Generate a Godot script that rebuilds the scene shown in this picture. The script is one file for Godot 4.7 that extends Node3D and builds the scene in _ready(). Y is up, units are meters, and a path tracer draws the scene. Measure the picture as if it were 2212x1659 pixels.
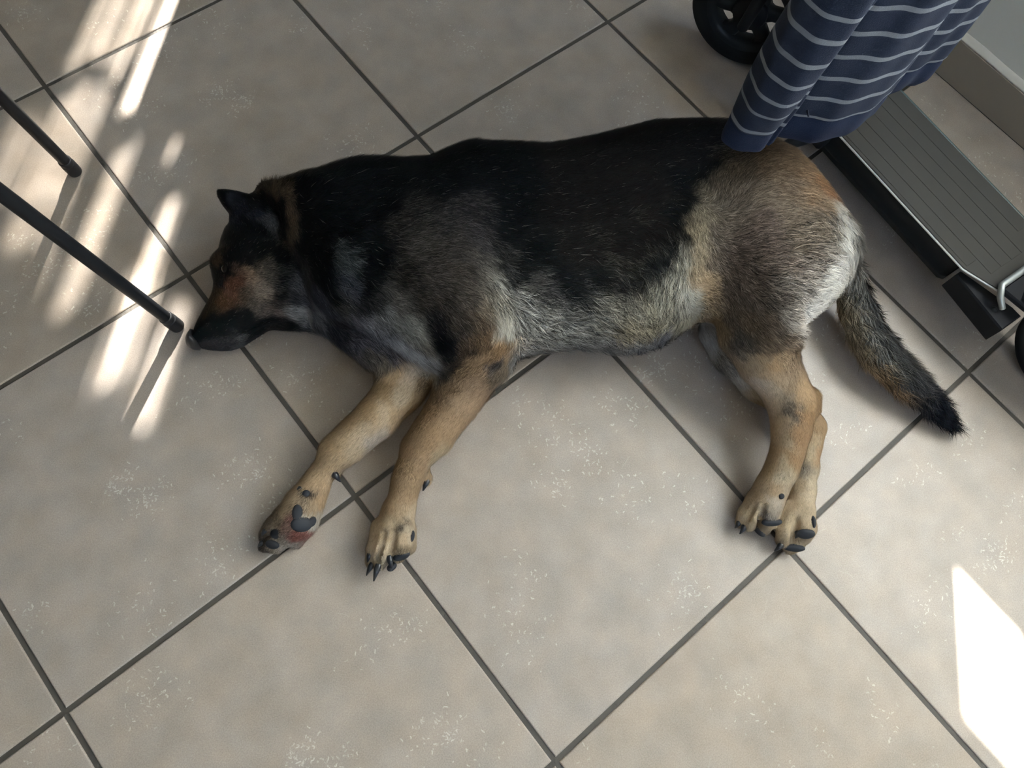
extends Node3D

# ---------------------------------------------------------------- names, tags, helpers
var used := {}

func numbered(called: String) -> String:
	if not used.has(called):
		used[called] = 0
		return called
	used[called] += 1
	return "%s_%03d" % [called, used[called]]

func tag(o: Node3D, label: String, category: String, group := "") -> Node3D:
	o.set_meta("label", label)
	o.set_meta("category", category)
	if group:
		o.set_meta("group", group)
	return o

func thing(called: String, label: String, category: String, at := Vector3.ZERO, turn := 0.0, group := "") -> Node3D:
	var o := Node3D.new()
	o.name = numbered(called)
	add_child(o, true)
	o.position = at
	o.rotation.y = turn
	return tag(o, label, category, group)

func part(called: String, mesh: Mesh, m: Material, parent: Node, at := Vector3.ZERO) -> MeshInstance3D:
	var o := MeshInstance3D.new()
	o.mesh = mesh
	o.material_override = m
	var taken := 0
	for c in parent.get_children():
		var n := String(c.name)
		if n == called or n.begins_with(called + "_") and n.substr(called.length() + 1).is_valid_int():
			taken += 1
	o.name = called if taken == 0 else "%s_%03d" % [called, taken]
	parent.add_child(o, true)
	o.position = at
	return o

func structure(called: String, mesh: Mesh, m: Material, label: String, category: String, at := Vector3.ZERO) -> MeshInstance3D:
	var o := MeshInstance3D.new()
	o.mesh = mesh
	o.material_override = m
	o.name = called
	add_child(o, true)
	o.position = at
	tag(o, label, category)
	o.set_meta("kind", "structure")
	return o

func mat(c: Color, rough := 0.6, metal := 0.0, spec := 0.5) -> StandardMaterial3D:
	var m := StandardMaterial3D.new()
	m.albedo_color = c.linear_to_srgb()
	m.roughness = rough
	m.metallic = metal
	m.metallic_specular = spec
	return m

func quad(st: SurfaceTool, a: Vector3, b: Vector3, c: Vector3, d: Vector3, outward: Vector3) -> void:
	# four corners in order round the face; the winding is chosen from the outward direction
	if (b - a).cross(c - a).dot(outward) > 0.0:
		var t := b
		b = d
		d = t
	for v in [a, b, c, a, c, d]:
		st.add_vertex(v)

func box_into(st: SurfaceTool, lo: Vector3, hi: Vector3, bevel := 0.0) -> void:
	# a box with chamfered edges: six faces, twelve chamfers, eight corners
	var c := (lo + hi) * 0.5
	var h := (hi - lo) * 0.5
	var b := minf(bevel, minf(h.x, minf(h.y, h.z)) * 0.9)
	for axis in 3:
		var u := (axis + 1) % 3
		var w := (axis + 2) % 3
		for s in [-1.0, 1.0]:
			var n := Vector3.ZERO
			n[axis] = s
			var p := []
			for q in [[-1, -1], [1, -1], [1, 1], [-1, 1]]:
				var v := Vector3.ZERO
				v[axis] = h[axis] * s
				v[u] = (h[u] - b) * q[0]
				v[w] = (h[w] - b) * q[1]
				p.append(c + v)
			quad(st, p[0], p[1], p[2], p[3], n)
	if b <= 0.0:
		return
	for axis in 3:
		var u := (axis + 1) % 3
		var w := (axis + 2) % 3
		for su in [-1.0, 1.0]:
			for sw in [-1.0, 1.0]:
				var p := []
				for q in [[-1, 0], [1, 0], [1, 1], [-1, 1]]:
					var v := Vector3.ZERO
					v[axis] = (h[axis] - b) * q[0]
					v[u] = (h[u] - (b if q[1] else 0.0)) * su
					v[w] = (h[w] - (0.0 if q[1] else b)) * sw
					p.append(c + v)
				var n := Vector3.ZERO
				n[u] = su
				n[w] = sw
				quad(st, p[0], p[1], p[2], p[3], n)
	for sx in [-1.0, 1.0]:
		for sy in [-1.0, 1.0]:
			for sz in [-1.0, 1.0]:
				var s := Vector3(sx, sy, sz)
				var a := c + s * Vector3(h.x, h.y - b, h.z - b)
				var d := c + s * Vector3(h.x - b, h.y, h.z - b)
				var e := c + s * Vector3(h.x - b, h.y - b, h.z)
				if (d - a).cross(e - a).dot(s) > 0.0:
					var t := d
					d = e
					e = t
				for v in [a, d, e]:
					st.add_vertex(v)

func begin() -> SurfaceTool:
	var st := SurfaceTool.new()
	st.begin(Mesh.PRIMITIVE_TRIANGLES)
	return st

func flat(st: SurfaceTool) -> ArrayMesh:
	st.set_smooth_group(-1)
	st.generate_normals()
	return st.commit()

func box_mesh(lo: Vector3, hi: Vector3, bevel := 0.0) -> ArrayMesh:
	var st := begin()
	st.set_smooth_group(-1)
	box_into(st, lo, hi, bevel)
	st.generate_normals()
	return st.commit()

# a smooth surface from rows of points; colors may be given per point
func grid_mesh(rows: Array, closed_u := false, closed_v := false, colors: Array = [], flip := false) -> ArrayMesh:
	var nv := rows.size()
	var nu: int = rows[0].size()
	var v := PackedVector3Array()
	var n := PackedVector3Array()
	var c := PackedColorArray()
	var uv := PackedVector2Array()
	var ix := PackedInt32Array()
	for j in nv:
		for i in nu:
			var a: Vector3 = rows[j][(i + 1) % nu if closed_u else mini(i + 1, nu - 1)]
			var b: Vector3 = rows[j][(i + nu - 1) % nu if closed_u else maxi(i - 1, 0)]
			var jj := (j + 1) % nv if closed_v else mini(j + 1, nv - 1)
			var ji := (j + nv - 1) % nv if closed_v else maxi(j - 1, 0)
			var du := a - b
			var dv: Vector3 = rows[jj][i] - rows[ji][i]
			if dv.length() < 1e-7:
				dv = rows[mini(j + 2, nv - 1)][i] - rows[maxi(j - 2, 0)][i]
			var nn := dv.cross(du).normalized()
			v.append(rows[j][i])
			n.append(-nn if flip else nn)
			uv.append(Vector2(float(i) / nu, float(j) / nv))
			if colors:
				c.append(colors[j][i] if colors[j] is Array else colors[j])
	for j in (nv if closed_v else nv - 1):
		for i in (nu if closed_u else nu - 1):
			var a := j * nu + i
			var b := j * nu + (i + 1) % nu
			var d := ((j + 1) % nv) * nu + i
			var e := ((j + 1) % nv) * nu + (i + 1) % nu
			if flip:
				ix.append_array(PackedInt32Array([a, d, b, b, d, e]))
			else:
				ix.append_array(PackedInt32Array([a, b, d, b, e, d]))
	var arr := []
	arr.resize(Mesh.ARRAY_MAX)
	arr[Mesh.ARRAY_VERTEX] = v
	arr[Mesh.ARRAY_NORMAL] = n
	arr[Mesh.ARRAY_TEX_UV] = uv
	if colors:
		arr[Mesh.ARRAY_COLOR] = c
	arr[Mesh.ARRAY_INDEX] = ix
	var m := ArrayMesh.new()
	m.add_surface_from_arrays(Mesh.PRIMITIVE_TRIANGLES, arr)
	return m

func ring(at: Vector3, x: Vector3, y: Vector3, count: int) -> Array:
	var r := []
	for i in count:
		var a := TAU * i / count
		r.append(at + x * cos(a) + y * sin(a))
	return r

# a round bar along points, each with a radius; ends are closed
func bar(points: Array, radii: Array, sides := 20) -> ArrayMesh:
	var rows := []
	var side := Vector3.ZERO
	for i in points.size():
		var t: Vector3 = (points[mini(i + 1, points.size() - 1)] - points[maxi(i - 1, 0)]).normalized()
		if side == Vector3.ZERO:
			side = t.cross(Vector3(0.3, 0.2, 1.0)).normalized()
		side = (side - t * side.dot(t)).normalized()
		var up := t.cross(side)
		var p: Vector3 = points[i]
		var r: float = radii[i]
		if i == 0:
			rows.append(ring(p, side * r * 0.001, up * r * 0.001, sides))
			rows.append(ring(p, side * r * 0.92, up * r * 0.92, sides))
		rows.append(ring(p, side * r, up * r, sides))
		if i == points.size() - 1:
			rows.append(ring(p, side * r * 0.92, up * r * 0.92, sides))
			rows.append(ring(p, side * r * 0.001, up * r * 0.001, sides))
	return grid_mesh(rows, true, false, [], true)

# profile of (radius, height) turned round the axis that goes from «at» along «axis»
func lathe(at: Vector3, axis: Vector3, profile: Array, sides := 48) -> ArrayMesh:
	var x := axis.cross(Vector3(0.31, 0.9, 0.17)).normalized()
	var y := axis.cross(x).normalized()
	var rows := []
	for q in profile:
		rows.append(ring(at + axis * q[1], x * q[0], y * q[0], sides))
	return grid_mesh(rows, true, false, [], true)

func ellipsoid(x: Vector3, y: Vector3, z: Vector3, power := 1.0) -> ArrayMesh:
	var rows := []
	for j in 13:
		var b := -PI / 2 + PI * j / 12.0
		var cb := maxf(pow(cos(b), power), 0.002)
		rows.append(ring(y * sin(b), x * cb, z * cb, 24))
	return grid_mesh(rows, true)

# ---------------------------------------------------------------- scene
const WALL := 2.257            # inner face of the wall with the skirting
const SUN_ELEVATION := 40.0
const SUN_X := -0.737          # the way sunlight travels over the floor
const SUN_Z := 0.676

func _ready() -> void:
	var t0 := Time.get_ticks_msec()
	var cam := Camera3D.new()
	cam.name = "camera"
	add_child(cam)
	cam.transform = Transform3D(Basis(Vector3(0.770908, 0.080528, 0.631835), Vector3(0.574364, 0.340908, -0.744236), Vector3(-0.275329, 0.936641, 0.216557)).orthonormalized(), Vector3(0.8667, 1.1001, 1.6100))
	cam.fov = 53.734
	cam.near = 0.02
	cam.current = true

	var env := Environment.new()
	var sky := Sky.new()
	var psm := ProceduralSkyMaterial.new()
	psm.sky_top_color = Color(0.66, 0.78, 0.93)
	psm.sky_horizon_color = Color(0.90, 0.92, 0.93)
	psm.ground_horizon_color = Color(0.62, 0.60, 0.56)
	psm.ground_bottom_color = Color(0.45, 0.42, 0.38)
	psm.sky_energy_multiplier = 2.4
	psm.ground_energy_multiplier = 1.4
	psm.sun_angle_max = 0.0
	sky.sky_material = psm
	env.background_mode = Environment.BG_SKY
	env.sky = sky
	env.ambient_light_source = Environment.AMBIENT_SOURCE_SKY
	env.tonemap_mode = Environment.TONE_MAPPER_LINEAR
	env.tonemap_exposure = 3.65
	env.sdfgi_enabled = true
	env.ssao_enabled = true
	env.ssil_enabled = true
	var we := WorldEnvironment.new()
	we.name = "environment"
	we.environment = env
	add_child(we)

	var sun := DirectionalLight3D.new()
	sun.name = "sun"
	var e := deg_to_rad(SUN_ELEVATION)
	var way := Vector3(SUN_X * cos(e), -sin(e), SUN_Z * cos(e)).normalized()
	add_child(sun)
	sun.look_at_from_position(Vector3(0, 5, 0), Vector3(0, 5, 0) + way, Vector3.UP)
	sun.light_color = Color(1.0, 0.98, 0.945)
	sun.light_energy = 7.0
	sun.light_angular_distance = 0.7
	sun.shadow_enabled = true
	sun.sky_mode = DirectionalLight3D.SKY_MODE_LIGHT_ONLY

	build_room()
	print("room ", Time.get_ticks_msec() - t0)
	build_floor()
	print("floor ", Time.get_ticks_msec() - t0)
	build_chair()
	build_scooter()
	build_jacket()
	print("things ", Time.get_ticks_msec() - t0)
	build_dog()
	print("dog ", Time.get_ticks_msec() - t0)

# ---------------------------------------------------------------- room
# boxes that fill the z-y rectangle of a wall except the given openings [z0, z1, y0, y1]
func wall_with_openings(st: SurfaceTool, x0: float, x1: float, z0: float, z1: float, y0: float, y1: float, holes: Array, along_x := false) -> void:
	var cuts := [z0, z1]
	for h in holes:
		cuts.append(h[0])
		cuts.append(h[1])
	cuts.sort()
	for i in cuts.size() - 1:
		var a: float = cuts[i]
		var b: float = cuts[i + 1]
		if b - a < 1e-5:
			continue
		var spans := []
		for h in holes:
			if h[0] < b - 1e-6 and h[1] > a + 1e-6:
				spans.append([h[2], h[3]])
		spans.sort_custom(func(p, q): return p[0] < q[0])
		var y := y0
		for s in spans + [[y1, y1]]:
			if s[0] > y + 1e-5:
				if along_x:
					box_into(st, Vector3(a, y, x0), Vector3(b, s[0], x1))
				else:
					box_into(st, Vector3(x0, y, a), Vector3(x1, s[0], b))
			y = maxf(y, s[1])

func build_room() -> void:
	var plaster := mat(Color(0.66, 0.66, 0.62), 0.85)
	var bump := NoiseTexture2D.new()
	bump.width = 512
	bump.height = 512
	bump.seamless = true
	var nz := FastNoiseLite.new()
	nz.seed = 11
	nz.frequency = 0.03
	nz.fractal_octaves = 5
	bump.noise = nz
	plaster.heightmap_enabled = true
	plaster.heightmap_texture = bump
	plaster.heightmap_scale = 0.08
	plaster.uv1_triplanar = true
	plaster.uv1_scale = Vector3.ONE * 1.5
	# unseen openings placed for light: over the scooter, slotted further along, small one behind
	var win := [1.141, 2.95, 0.827, 2.20]
	var shut := [-1.05, -0.10, 0.95, 2.15]
	var st := begin()
	st.set_smooth_group(-1)
	wall_with_openings(st, WALL, WALL + 0.2, -2.2, 3.8, 0.0, 2.5, [win, shut])
	st.generate_normals()
	var right := structure("wall_right", st.commit(), plaster, "off-white plastered wall rising behind the dark wheel and deck", "wall")
	st = begin()
	st.set_smooth_group(-1)
	wall_with_openings(st, 3.6, 3.8, -1.9, WALL + 0.2, 0.0, 2.5, [[0.1, 0.7, 1.1, 1.8]], true)
	st.generate_normals()
	structure("wall_back", st.commit(), plaster, "white wall with a small unseen window behind the viewer", "wall")
	structure("wall_left", box_mesh(Vector3(-1.9, 0, -2.2), Vector3(-1.7, 2.5, 3.8)), mat(Color(0.30, 0.27, 0.23), 0.85), "wall beyond the black chair, toned dark to dim the left floor, out of view", "wall")  # out of view; its dark tone dims the left side of the floor
	structure("wall_front", box_mesh(Vector3(-1.9, 0, -2.4), Vector3(WALL + 0.2, 2.5, -2.2)), plaster, "white wall past the head of the dog, out of view", "wall")
	structure("ceiling", box_mesh(Vector3(-1.9, 2.5, -2.4), Vector3(WALL + 0.2, 2.7, 3.8)), mat(Color(0.75, 0.75, 0.73), 0.9), "plain white ceiling over the tiled room, out of view", "ceiling")
	# skirting of the floor's tile with a pale joint on top
	var skirt := mat(Color(0.27, 0.235, 0.19), 0.5)
	var base := Node3D.new()
	base.name = "baseboard_right"
	add_child(base)
	tag(base, "beige tile skirting with a pale joint along its top, at foot of the wall", "skirting")
	base.set_meta("kind", "structure")
	var z := -2.2
	var piece := box_mesh(Vector3(-0.0125, 0.0005, 0.0015), Vector3(0.0, 0.08, 0.4485), 0.0015)
	while z < 3.4:
		part("tile", piece, skirt, base, Vector3(WALL, 0, z + 0.32))
		z += 0.45
	var bead := mat(Color(0.62, 0.60, 0.55), 0.8)
	var rows := []
	for i in 121:
		var zz := -2.1 + 5.6 * i / 120.0
		var k := 0.0006 * sin(i * 2.7) + 0.0005 * sin(i * 5.3)
		rows.append([Vector3(WALL, 0.0795, zz), Vector3(WALL - 0.0115, 0.0795, zz), Vector3(WALL - 0.0115 + k, 0.0835, zz), Vector3(WALL - 0.004, 0.0885 + k, zz), Vector3(WALL, 0.0895 + k, zz)])
	part("joint", grid_mesh(rows), bead, base)
	# unseen window lighting from the right, sheer hangings set to diffuse it; the sun comes in only through the corner they leave open
	var white := mat(Color(0.75, 0.75, 0.73), 0.4)
	var w := Node3D.new()
	w.name = "window_1"
	add_child(w)
	tag(w, "unseen window over the scooter with sheer hangings, placed to light the dog from the right", "window")
	w.set_meta("kind", "structure")
	st = begin()
	st.set_smooth_group(-1)
	wall_with_openings(st, WALL + 0.13, WALL + 0.17, win[0], win[1], win[2], win[3], [[win[0] + 0.002, 2.0, win[2] + 0.002, win[3] - 0.05], [2.05, 2.45, win[2] + 0.002, win[3] - 0.05], [2.50, win[1] - 0.05, win[2] + 0.002, win[3] - 0.05]])
	st.generate_normals()
	part("frame", st.commit(), white, w)
	var sheer := mat(Color(0.85, 0.84, 0.80), 0.9)
	sheer.backlight_enabled = true
	sheer.backlight = Color(0.95, 0.94, 0.90)
	part("unseen_blind", box_mesh(Vector3(WALL - 0.012, 0.983, 1.09), Vector3(WALL - 0.0115, 2.3, 1.52)), sheer, w)
	rows = []
	for j in 3:
		var r := []
		for i in 121:
			r.append(Vector3(WALL - 0.035 + 0.012 * sin(i * 0.55), [0.74, 1.4, 2.3][j], 1.478 + 1.6 * i / 120.0))
		rows.append(r)
	part("curtain", grid_mesh(rows), sheer, w)
	# unseen window: a thin panel with slots shaped to throw the streaks of sun
	var sh := Node3D.new()
	sh.name = "window_2"
	add_child(sh)
	tag(sh, "unseen window with a slotted panel shaped to throw streaks of sun, out of view", "window")
	sh.set_meta("kind", "structure")
	st = begin()
	st.set_smooth_group(-1)
	wall_with_openings(st, WALL + 0.02, WALL + 0.0208, shut[0], shut[1], shut[2], shut[3], streak_slots())
	st.generate_normals()
	part("shutter", st.commit(), mat(Color(0.3, 0.28, 0.25), 0.6), sh)
	var gd := Node3D.new()  # unseen window, placed to give the dog's belly side cool sky light
	gd.name = "window_3"
	add_child(gd)
	tag(gd, "small unseen window behind the viewer, placed to give cool sky light", "window")
	gd.set_meta("kind", "structure")
	st = begin()
	st.set_smooth_group(-1)
	wall_with_openings(st, 3.66, 3.71, 0.1, 0.7, 1.1, 1.8, [[0.14, 0.66, 1.14, 1.76]], true)
	st.generate_normals()
	part("frame", st.commit(), white, gd)
	structure("ground", box_mesh(Vector3(-12, -0.3, -12), Vector3(14, -0.12, 14)), mat(Color(0.35, 0.33, 0.28), 0.9), "paved yard outside the house, out of view", "ground")

# each slot is cut for one floor streak: where its blade of light begins and ends on the floor (x, z, x, z), its width, all metres
func streak_slots() -> Array:
	var t := tan(deg_to_rad(SUN_ELEVATION))
	var out := []
	for b in [
		[1.236, 0.327, 0.986, 0.587, 0.0110],
		[1.185, 0.361, 0.971, 0.591, 0.0020],
		[1.176, 0.328, 0.998, 0.518, 0.0027],
		[0.955, 0.764, 0.797, 0.920, 0.0037],
		[0.844, 0.865, 0.710, 0.986, 0.0037],
		[0.847, 0.908, 0.740, 0.981, 0.0027],
		[0.845, 0.946, 0.720, 1.092, 0.0034],
		[0.892, 0.819, 0.740, 0.953, 0.0025],
		[1.018, 0.668, 0.986, 0.702, 0.0017],
		[1.169, 0.323, 1.000, 0.526, 0.0015],
		[1.186, 0.335, 1.037, 0.503, 0.0014],
		[0.909, 0.810, 0.754, 0.954, 0.0015],
		[0.869, 0.925, 0.751, 1.063, 0.0020],
		[0.829, 0.953, 0.711, 1.068, 0.0020],
		[1.087, 0.257, 0.948, 0.496, 0.0011],
		[1.095, 0.260, 0.950, 0.509, 0.0016],
		[1.114, 0.246, 0.974, 0.483, 0.0011],
		[1.112, 0.267, 0.986, 0.480, 0.0015],
		[1.113, 0.282, 0.986, 0.496, 0.0018],
		[1.122, 0.284, 1.000, 0.489, 0.0017],
		[1.139, 0.272, 0.996, 0.512, 0.0014],
		[1.134, 0.299, 1.002, 0.518, 0.0012],
		[1.146, 0.297, 1.000, 0.537, 0.0012],
		[1.163, 0.286, 1.017, 0.525, 0.0014],
		[0.910, 0.484, 0.760, 0.634, 0.0012],
		[0.921, 0.484, 0.775, 0.630, 0.0009],
		[0.934, 0.482, 0.776, 0.640, 0.0011],
		[0.956, 0.472, 0.786, 0.640, 0.0013],
		[0.961, 0.479, 0.796, 0.641, 0.0014],
		[0.947, 0.504, 0.793, 0.655, 0.0012],
		[0.974, 0.489, 0.804, 0.655, 0.0011],
		[0.984, 0.491, 0.808, 0.662, 0.0010],
		[0.981, 0.505, 0.819, 0.662, 0.0012],
		[0.978, 0.519, 0.815, 0.676, 0.0011],
		[0.790, 0.608, 0.690, 0.703, 0.0006],
		[0.790, 0.619, 0.706, 0.698, 0.0007],
		[0.812, 0.608, 0.715, 0.700, 0.0009],
		[0.813, 0.618, 0.708, 0.717, 0.0009],
		[0.804, 0.637, 0.720, 0.715, 0.0009],
		[0.831, 0.622, 0.738, 0.709, 0.0008],
		[0.835, 0.629, 0.743, 0.714, 0.0007],
		[0.828, 0.646, 0.747, 0.721, 0.0009],
		[0.830, 0.654, 0.742, 0.735, 0.0008],
		[0.850, 0.647, 0.737, 0.750, 0.0007],
		[0.934, 0.626, 0.708, 0.851, 0.0013],
		[0.940, 0.632, 0.709, 0.860, 0.0016],
		[0.950, 0.633, 0.723, 0.857, 0.0014],
		[0.971, 0.623, 0.734, 0.857, 0.0012],
		[0.935, 0.768, 0.792, 0.909, 0.0010],
		[0.949, 0.765, 0.823, 0.889, 0.0011],
		[0.944, 0.781, 0.809, 0.913, 0.0011],
		[0.965, 0.772, 0.832, 0.902, 0.0008],
		[0.843, 0.844, 0.682, 0.981, 0.0010],
		[0.847, 0.850, 0.701, 0.975, 0.0008],
		[0.852, 0.857, 0.698, 0.986, 0.0012],
		[0.849, 0.868, 0.716, 0.980, 0.0014],
		[0.841, 0.885, 0.717, 0.988, 0.0009],
		[0.875, 0.867, 0.733, 0.985, 0.0012],
		[0.866, 0.884, 0.718, 1.007, 0.0008],
		[0.856, 0.902, 0.705, 1.090, 0.0010],
		[0.860, 0.910, 0.725, 1.077, 0.0012],
		[0.868, 0.913, 0.715, 1.100, 0.0010],
		[0.863, 0.930, 0.719, 1.107, 0.0011],
		[0.878, 0.924, 0.727, 1.108, 0.0007],
		[0.835, 0.469, 0.723, 0.594, 0.0007],
		[0.847, 0.468, 0.716, 0.613, 0.0008],
		[0.828, 0.501, 0.737, 0.602, 0.0007],
		[0.857, 0.480, 0.730, 0.621, 0.0011],
		[0.849, 0.501, 0.746, 0.614, 0.0007],
		[0.852, 0.510, 0.741, 0.631, 0.0006],
		[0.878, 0.494, 0.748, 0.634, 0.0007],
		[1.188, 0.310, 1.088, 0.412, 0.0004],
		[1.187, 0.324, 1.102, 0.410, 0.0006],
		[1.194, 0.329, 1.084, 0.440, 0.0004],
		[1.185, 0.351, 1.092, 0.444, 0.0004],
		[0.853, 0.707, 0.746, 0.802, 0.0003],
		[0.889, 0.686, 0.771, 0.789, 0.0004],
		[0.887, 0.698, 0.764, 0.806, 0.0003],
		[0.871, 0.721, 0.770, 0.810, 0.0004],
		[0.907, 0.700, 0.777, 0.814, 0.0002],
		[0.996, 0.686, 0.983, 0.700, 0.0005],
		[1.028, 0.662, 0.987, 0.708, 0.0005],
		[0.757, 0.724, 0.690, 0.787, 0.0002],
		[0.752, 0.739, 0.691, 0.796, 0.0003],
		[0.757, 0.745, 0.710, 0.788, 0.0002],
		[0.758, 0.754, 0.716, 0.793, 0.0002],
	]:
		var s0: float = (WALL + 0.02 - b[0]) / -SUN_X
		var s1: float = (WALL + 0.02 - b[2]) / -SUN_X
		var zc: float = ((b[1] - SUN_Z * s0) + (b[3] - SUN_Z * s1)) * 0.5
		out.append([zc - b[4] * 0.5 - 0.0004, zc + b[4] * 0.5 + 0.0004, minf(s0, s1) * t, maxf(s0, s1) * t])
	return out

# ---------------------------------------------------------------- floor
func tile_image(sd: int, size: int) -> Image:
	var rng := RandomNumberGenerator.new()
	rng.seed = sd
	var big := FastNoiseLite.new()
	big.seed = sd
	big.noise_type = FastNoiseLite.TYPE_SIMPLEX_SMOOTH
	big.frequency = 0.006
	big.fractal_octaves = 4
	var fine := FastNoiseLite.new()
	fine.seed = sd + 5
	fine.frequency = 0.22
	fine.fractal_octaves = 3
	var hue := FastNoiseLite.new()
	hue.seed = sd + 9
	hue.frequency = 0.008
	hue.fractal_octaves = 2
	var a := big.get_image(size, size, false, false, false).get_data()
	var b := fine.get_image(size, size, false, false, false).get_data()
	var c := hue.get_image(size, size, false, false, false).get_data()
	var px := PackedByteArray()
	px.resize(size * size * 3)
	for i in size * size:
		var k := 0.92 + 0.00055 * (a[i] - 128) + 0.0008 * (b[i] - 128)
		if b[i] < 52:
			k -= 0.0018 * (52 - b[i])
		var w := (c[i] - 128) * 0.00007
		px[i * 3] = int(clampf((0.686 + w) * k * 255.0, 0.0, 255.0))
		px[i * 3 + 1] = int(clampf(0.639 * k * 255.0, 0.0, 255.0))
		px[i * 3 + 2] = int(clampf((0.594 - w) * k * 255.0, 0.0, 255.0))
	var im := Image.create_from_data(size, size, false, Image.FORMAT_RGB8, px)
	# pale worn flecks in drifts, small dark pits, a few hairline scratches
	var drift := []
	for i in 12:
		drift.append([Vector2(rng.randf(), rng.randf()) * size, rng.randf_range(0.06, 0.17) * size, rng.randi_range(12, 60)])
	for d in drift:
		for i in d[2]:
			var ang := rng.randf() * TAU
			var at: Vector2 = d[0] + Vector2(cos(ang), sin(ang) * 0.7) * d[1] * sqrt(rng.randf()) * rng.randf_range(0.4, 1.3)
			var go := rng.randf() * TAU
			var ink := rng.randf_range(0.2, 0.65)
			for s in rng.randi_range(2, 11):
				blot(im, size, at, 2 if rng.randf() < 0.6 else 3, Color(0.79, 0.775, 0.74), ink)
				at += Vector2(cos(go), sin(go)) * 1.2
				go += rng.randf_range(-0.9, 0.9)
	for i in 1500:
		blot(im, size, Vector2(rng.randf(), rng.randf()) * size, 1, Color(0.82, 0.81, 0.78), rng.randf_range(0.1, 0.4))
	for i in 800:
		blot(im, size, Vector2(rng.randf(), rng.randf()) * size, 1, Color(0.30, 0.27, 0.24), rng.randf_range(0.15, 0.55))
	for i in 4:
		var at := Vector2(rng.randf(), rng.randf()) * size
		var go := rng.randf() * TAU
		for s in rng.randi_range(20, 60):
			blot(im, size, at, 1, Color(0.80, 0.79, 0.75), 0.35)
			at += Vector2(cos(go), sin(go))
			go += rng.randf_range(-0.12, 0.12)
	return im

func blot(im: Image, size: int, at: Vector2, r: int, c: Color, ink: float) -> void:
	for dx in r:
		for dy in r:
			var x := int(at.x) + dx
			var y := int(at.y) + dy
			if x >= 0 and y >= 0 and x < size and y < size:
				im.set_pixel(x, y, im.get_pixel(x, y).lerp(c, ink))

func build_floor() -> void:
	var f := Node3D.new()
	f.name = "floor"
	add_child(f)
	tag(f, "floor of large beige square tiles with dark grey joints", "floor")
	f.set_meta("kind", "structure")
	var grout := mat(Color(0.062, 0.056, 0.047), 0.6)
	var gn := NoiseTexture2D.new()
	gn.width = 256
	gn.height = 256
	gn.seamless = true
	var g0 := FastNoiseLite.new()
	g0.seed = 3
	g0.frequency = 0.06
	gn.noise = g0
	grout.heightmap_enabled = true
	grout.heightmap_texture = gn
	grout.heightmap_scale = 0.06
	grout.uv1_triplanar = true
	grout.uv1_scale = Vector3.ONE * 8.0
	part("joint_bed", box_mesh(Vector3(-1.9, -0.1, -2.4), Vector3(WALL + 0.2, -0.0022, 3.8)), grout, f)
	# one tile: a slab with a small rounded edge
	var h := 0.2215
	var st := begin()
	var steps := [[h, -0.012], [h, -0.0018], [h - 0.0005, -0.0008], [h - 0.0016, -0.0001], [h - 0.0030, 0.0]]
	for k in steps.size() - 1:
		var a: Array = steps[k]
		var b: Array = steps[k + 1]
		var ca := [Vector3(-a[0], a[1], -a[0]), Vector3(a[0], a[1], -a[0]), Vector3(a[0], a[1], a[0]), Vector3(-a[0], a[1], a[0])]
		var cb := [Vector3(-b[0], b[1], -b[0]), Vector3(b[0], b[1], -b[0]), Vector3(b[0], b[1], b[0]), Vector3(-b[0], b[1], b[0])]
		for i in 4:
			tile_quad(st, ca[i], ca[(i + 1) % 4], cb[(i + 1) % 4], cb[i])
	var q := h - 0.0030
	tile_quad(st, Vector3(-q, 0, -q), Vector3(q, 0, -q), Vector3(q, 0, q), Vector3(-q, 0, q))
	st.generate_normals()
	var slab := st.commit()
	var mats := []
	var rough := NoiseTexture2D.new()
	rough.width = 512
	rough.height = 512
	rough.seamless = true
	var rn := FastNoiseLite.new()
	rn.seed = 21
	rn.frequency = 0.02
	rn.fractal_octaves = 5
	rough.noise = rn
	for i in 3:
		var tex := ImageTexture.create_from_image(tile_image(40 + i * 7, 896))
		for tone in [Color(1, 1, 1), Color(0.975, 0.965, 0.95), Color(0.985, 0.99, 1.0)]:
			var m := StandardMaterial3D.new()
			m.albedo_texture = tex
			m.albedo_color = tone
			m.roughness = 0.42
			m.metallic_specular = 0.5
			m.heightmap_enabled = true
			m.heightmap_texture = rough
			m.heightmap_scale = 0.025
			mats.append(m)
	var rng := RandomNumberGenerator.new()
	rng.seed = 5
	for u in range(-4, 5):
		for v in range(-5, 8):
			var o := part_fast("tile", slab, mats[rng.randi() % mats.size()], f)
			o.position = Vector3((u + 0.5) * 0.45, 0, (v + 0.5) * 0.45)
			o.rotation.y = (rng.randi() % 4) * PI / 2

var fast := {}
func part_fast(called: String, mesh: Mesh, m: Material, parent: Node) -> MeshInstance3D:
	var o := MeshInstance3D.new()
	o.mesh = mesh
	o.material_override = m
	var n: int = fast.get(called, 0)
	fast[called] = n + 1
	o.name = called if n == 0 else "%s_%03d" % [called, n]
	parent.add_child(o, true)
	return o

func tile_quad(st: SurfaceTool, a: Vector3, b: Vector3, c: Vector3, d: Vector3) -> void:
	for v in [a, b, c, a, c, d]:
		st.set_uv(Vector2(v.x, v.z) / 0.445 + Vector2(0.5, 0.5))
		st.set_smooth_group(-1)
		st.add_vertex(v)

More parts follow.
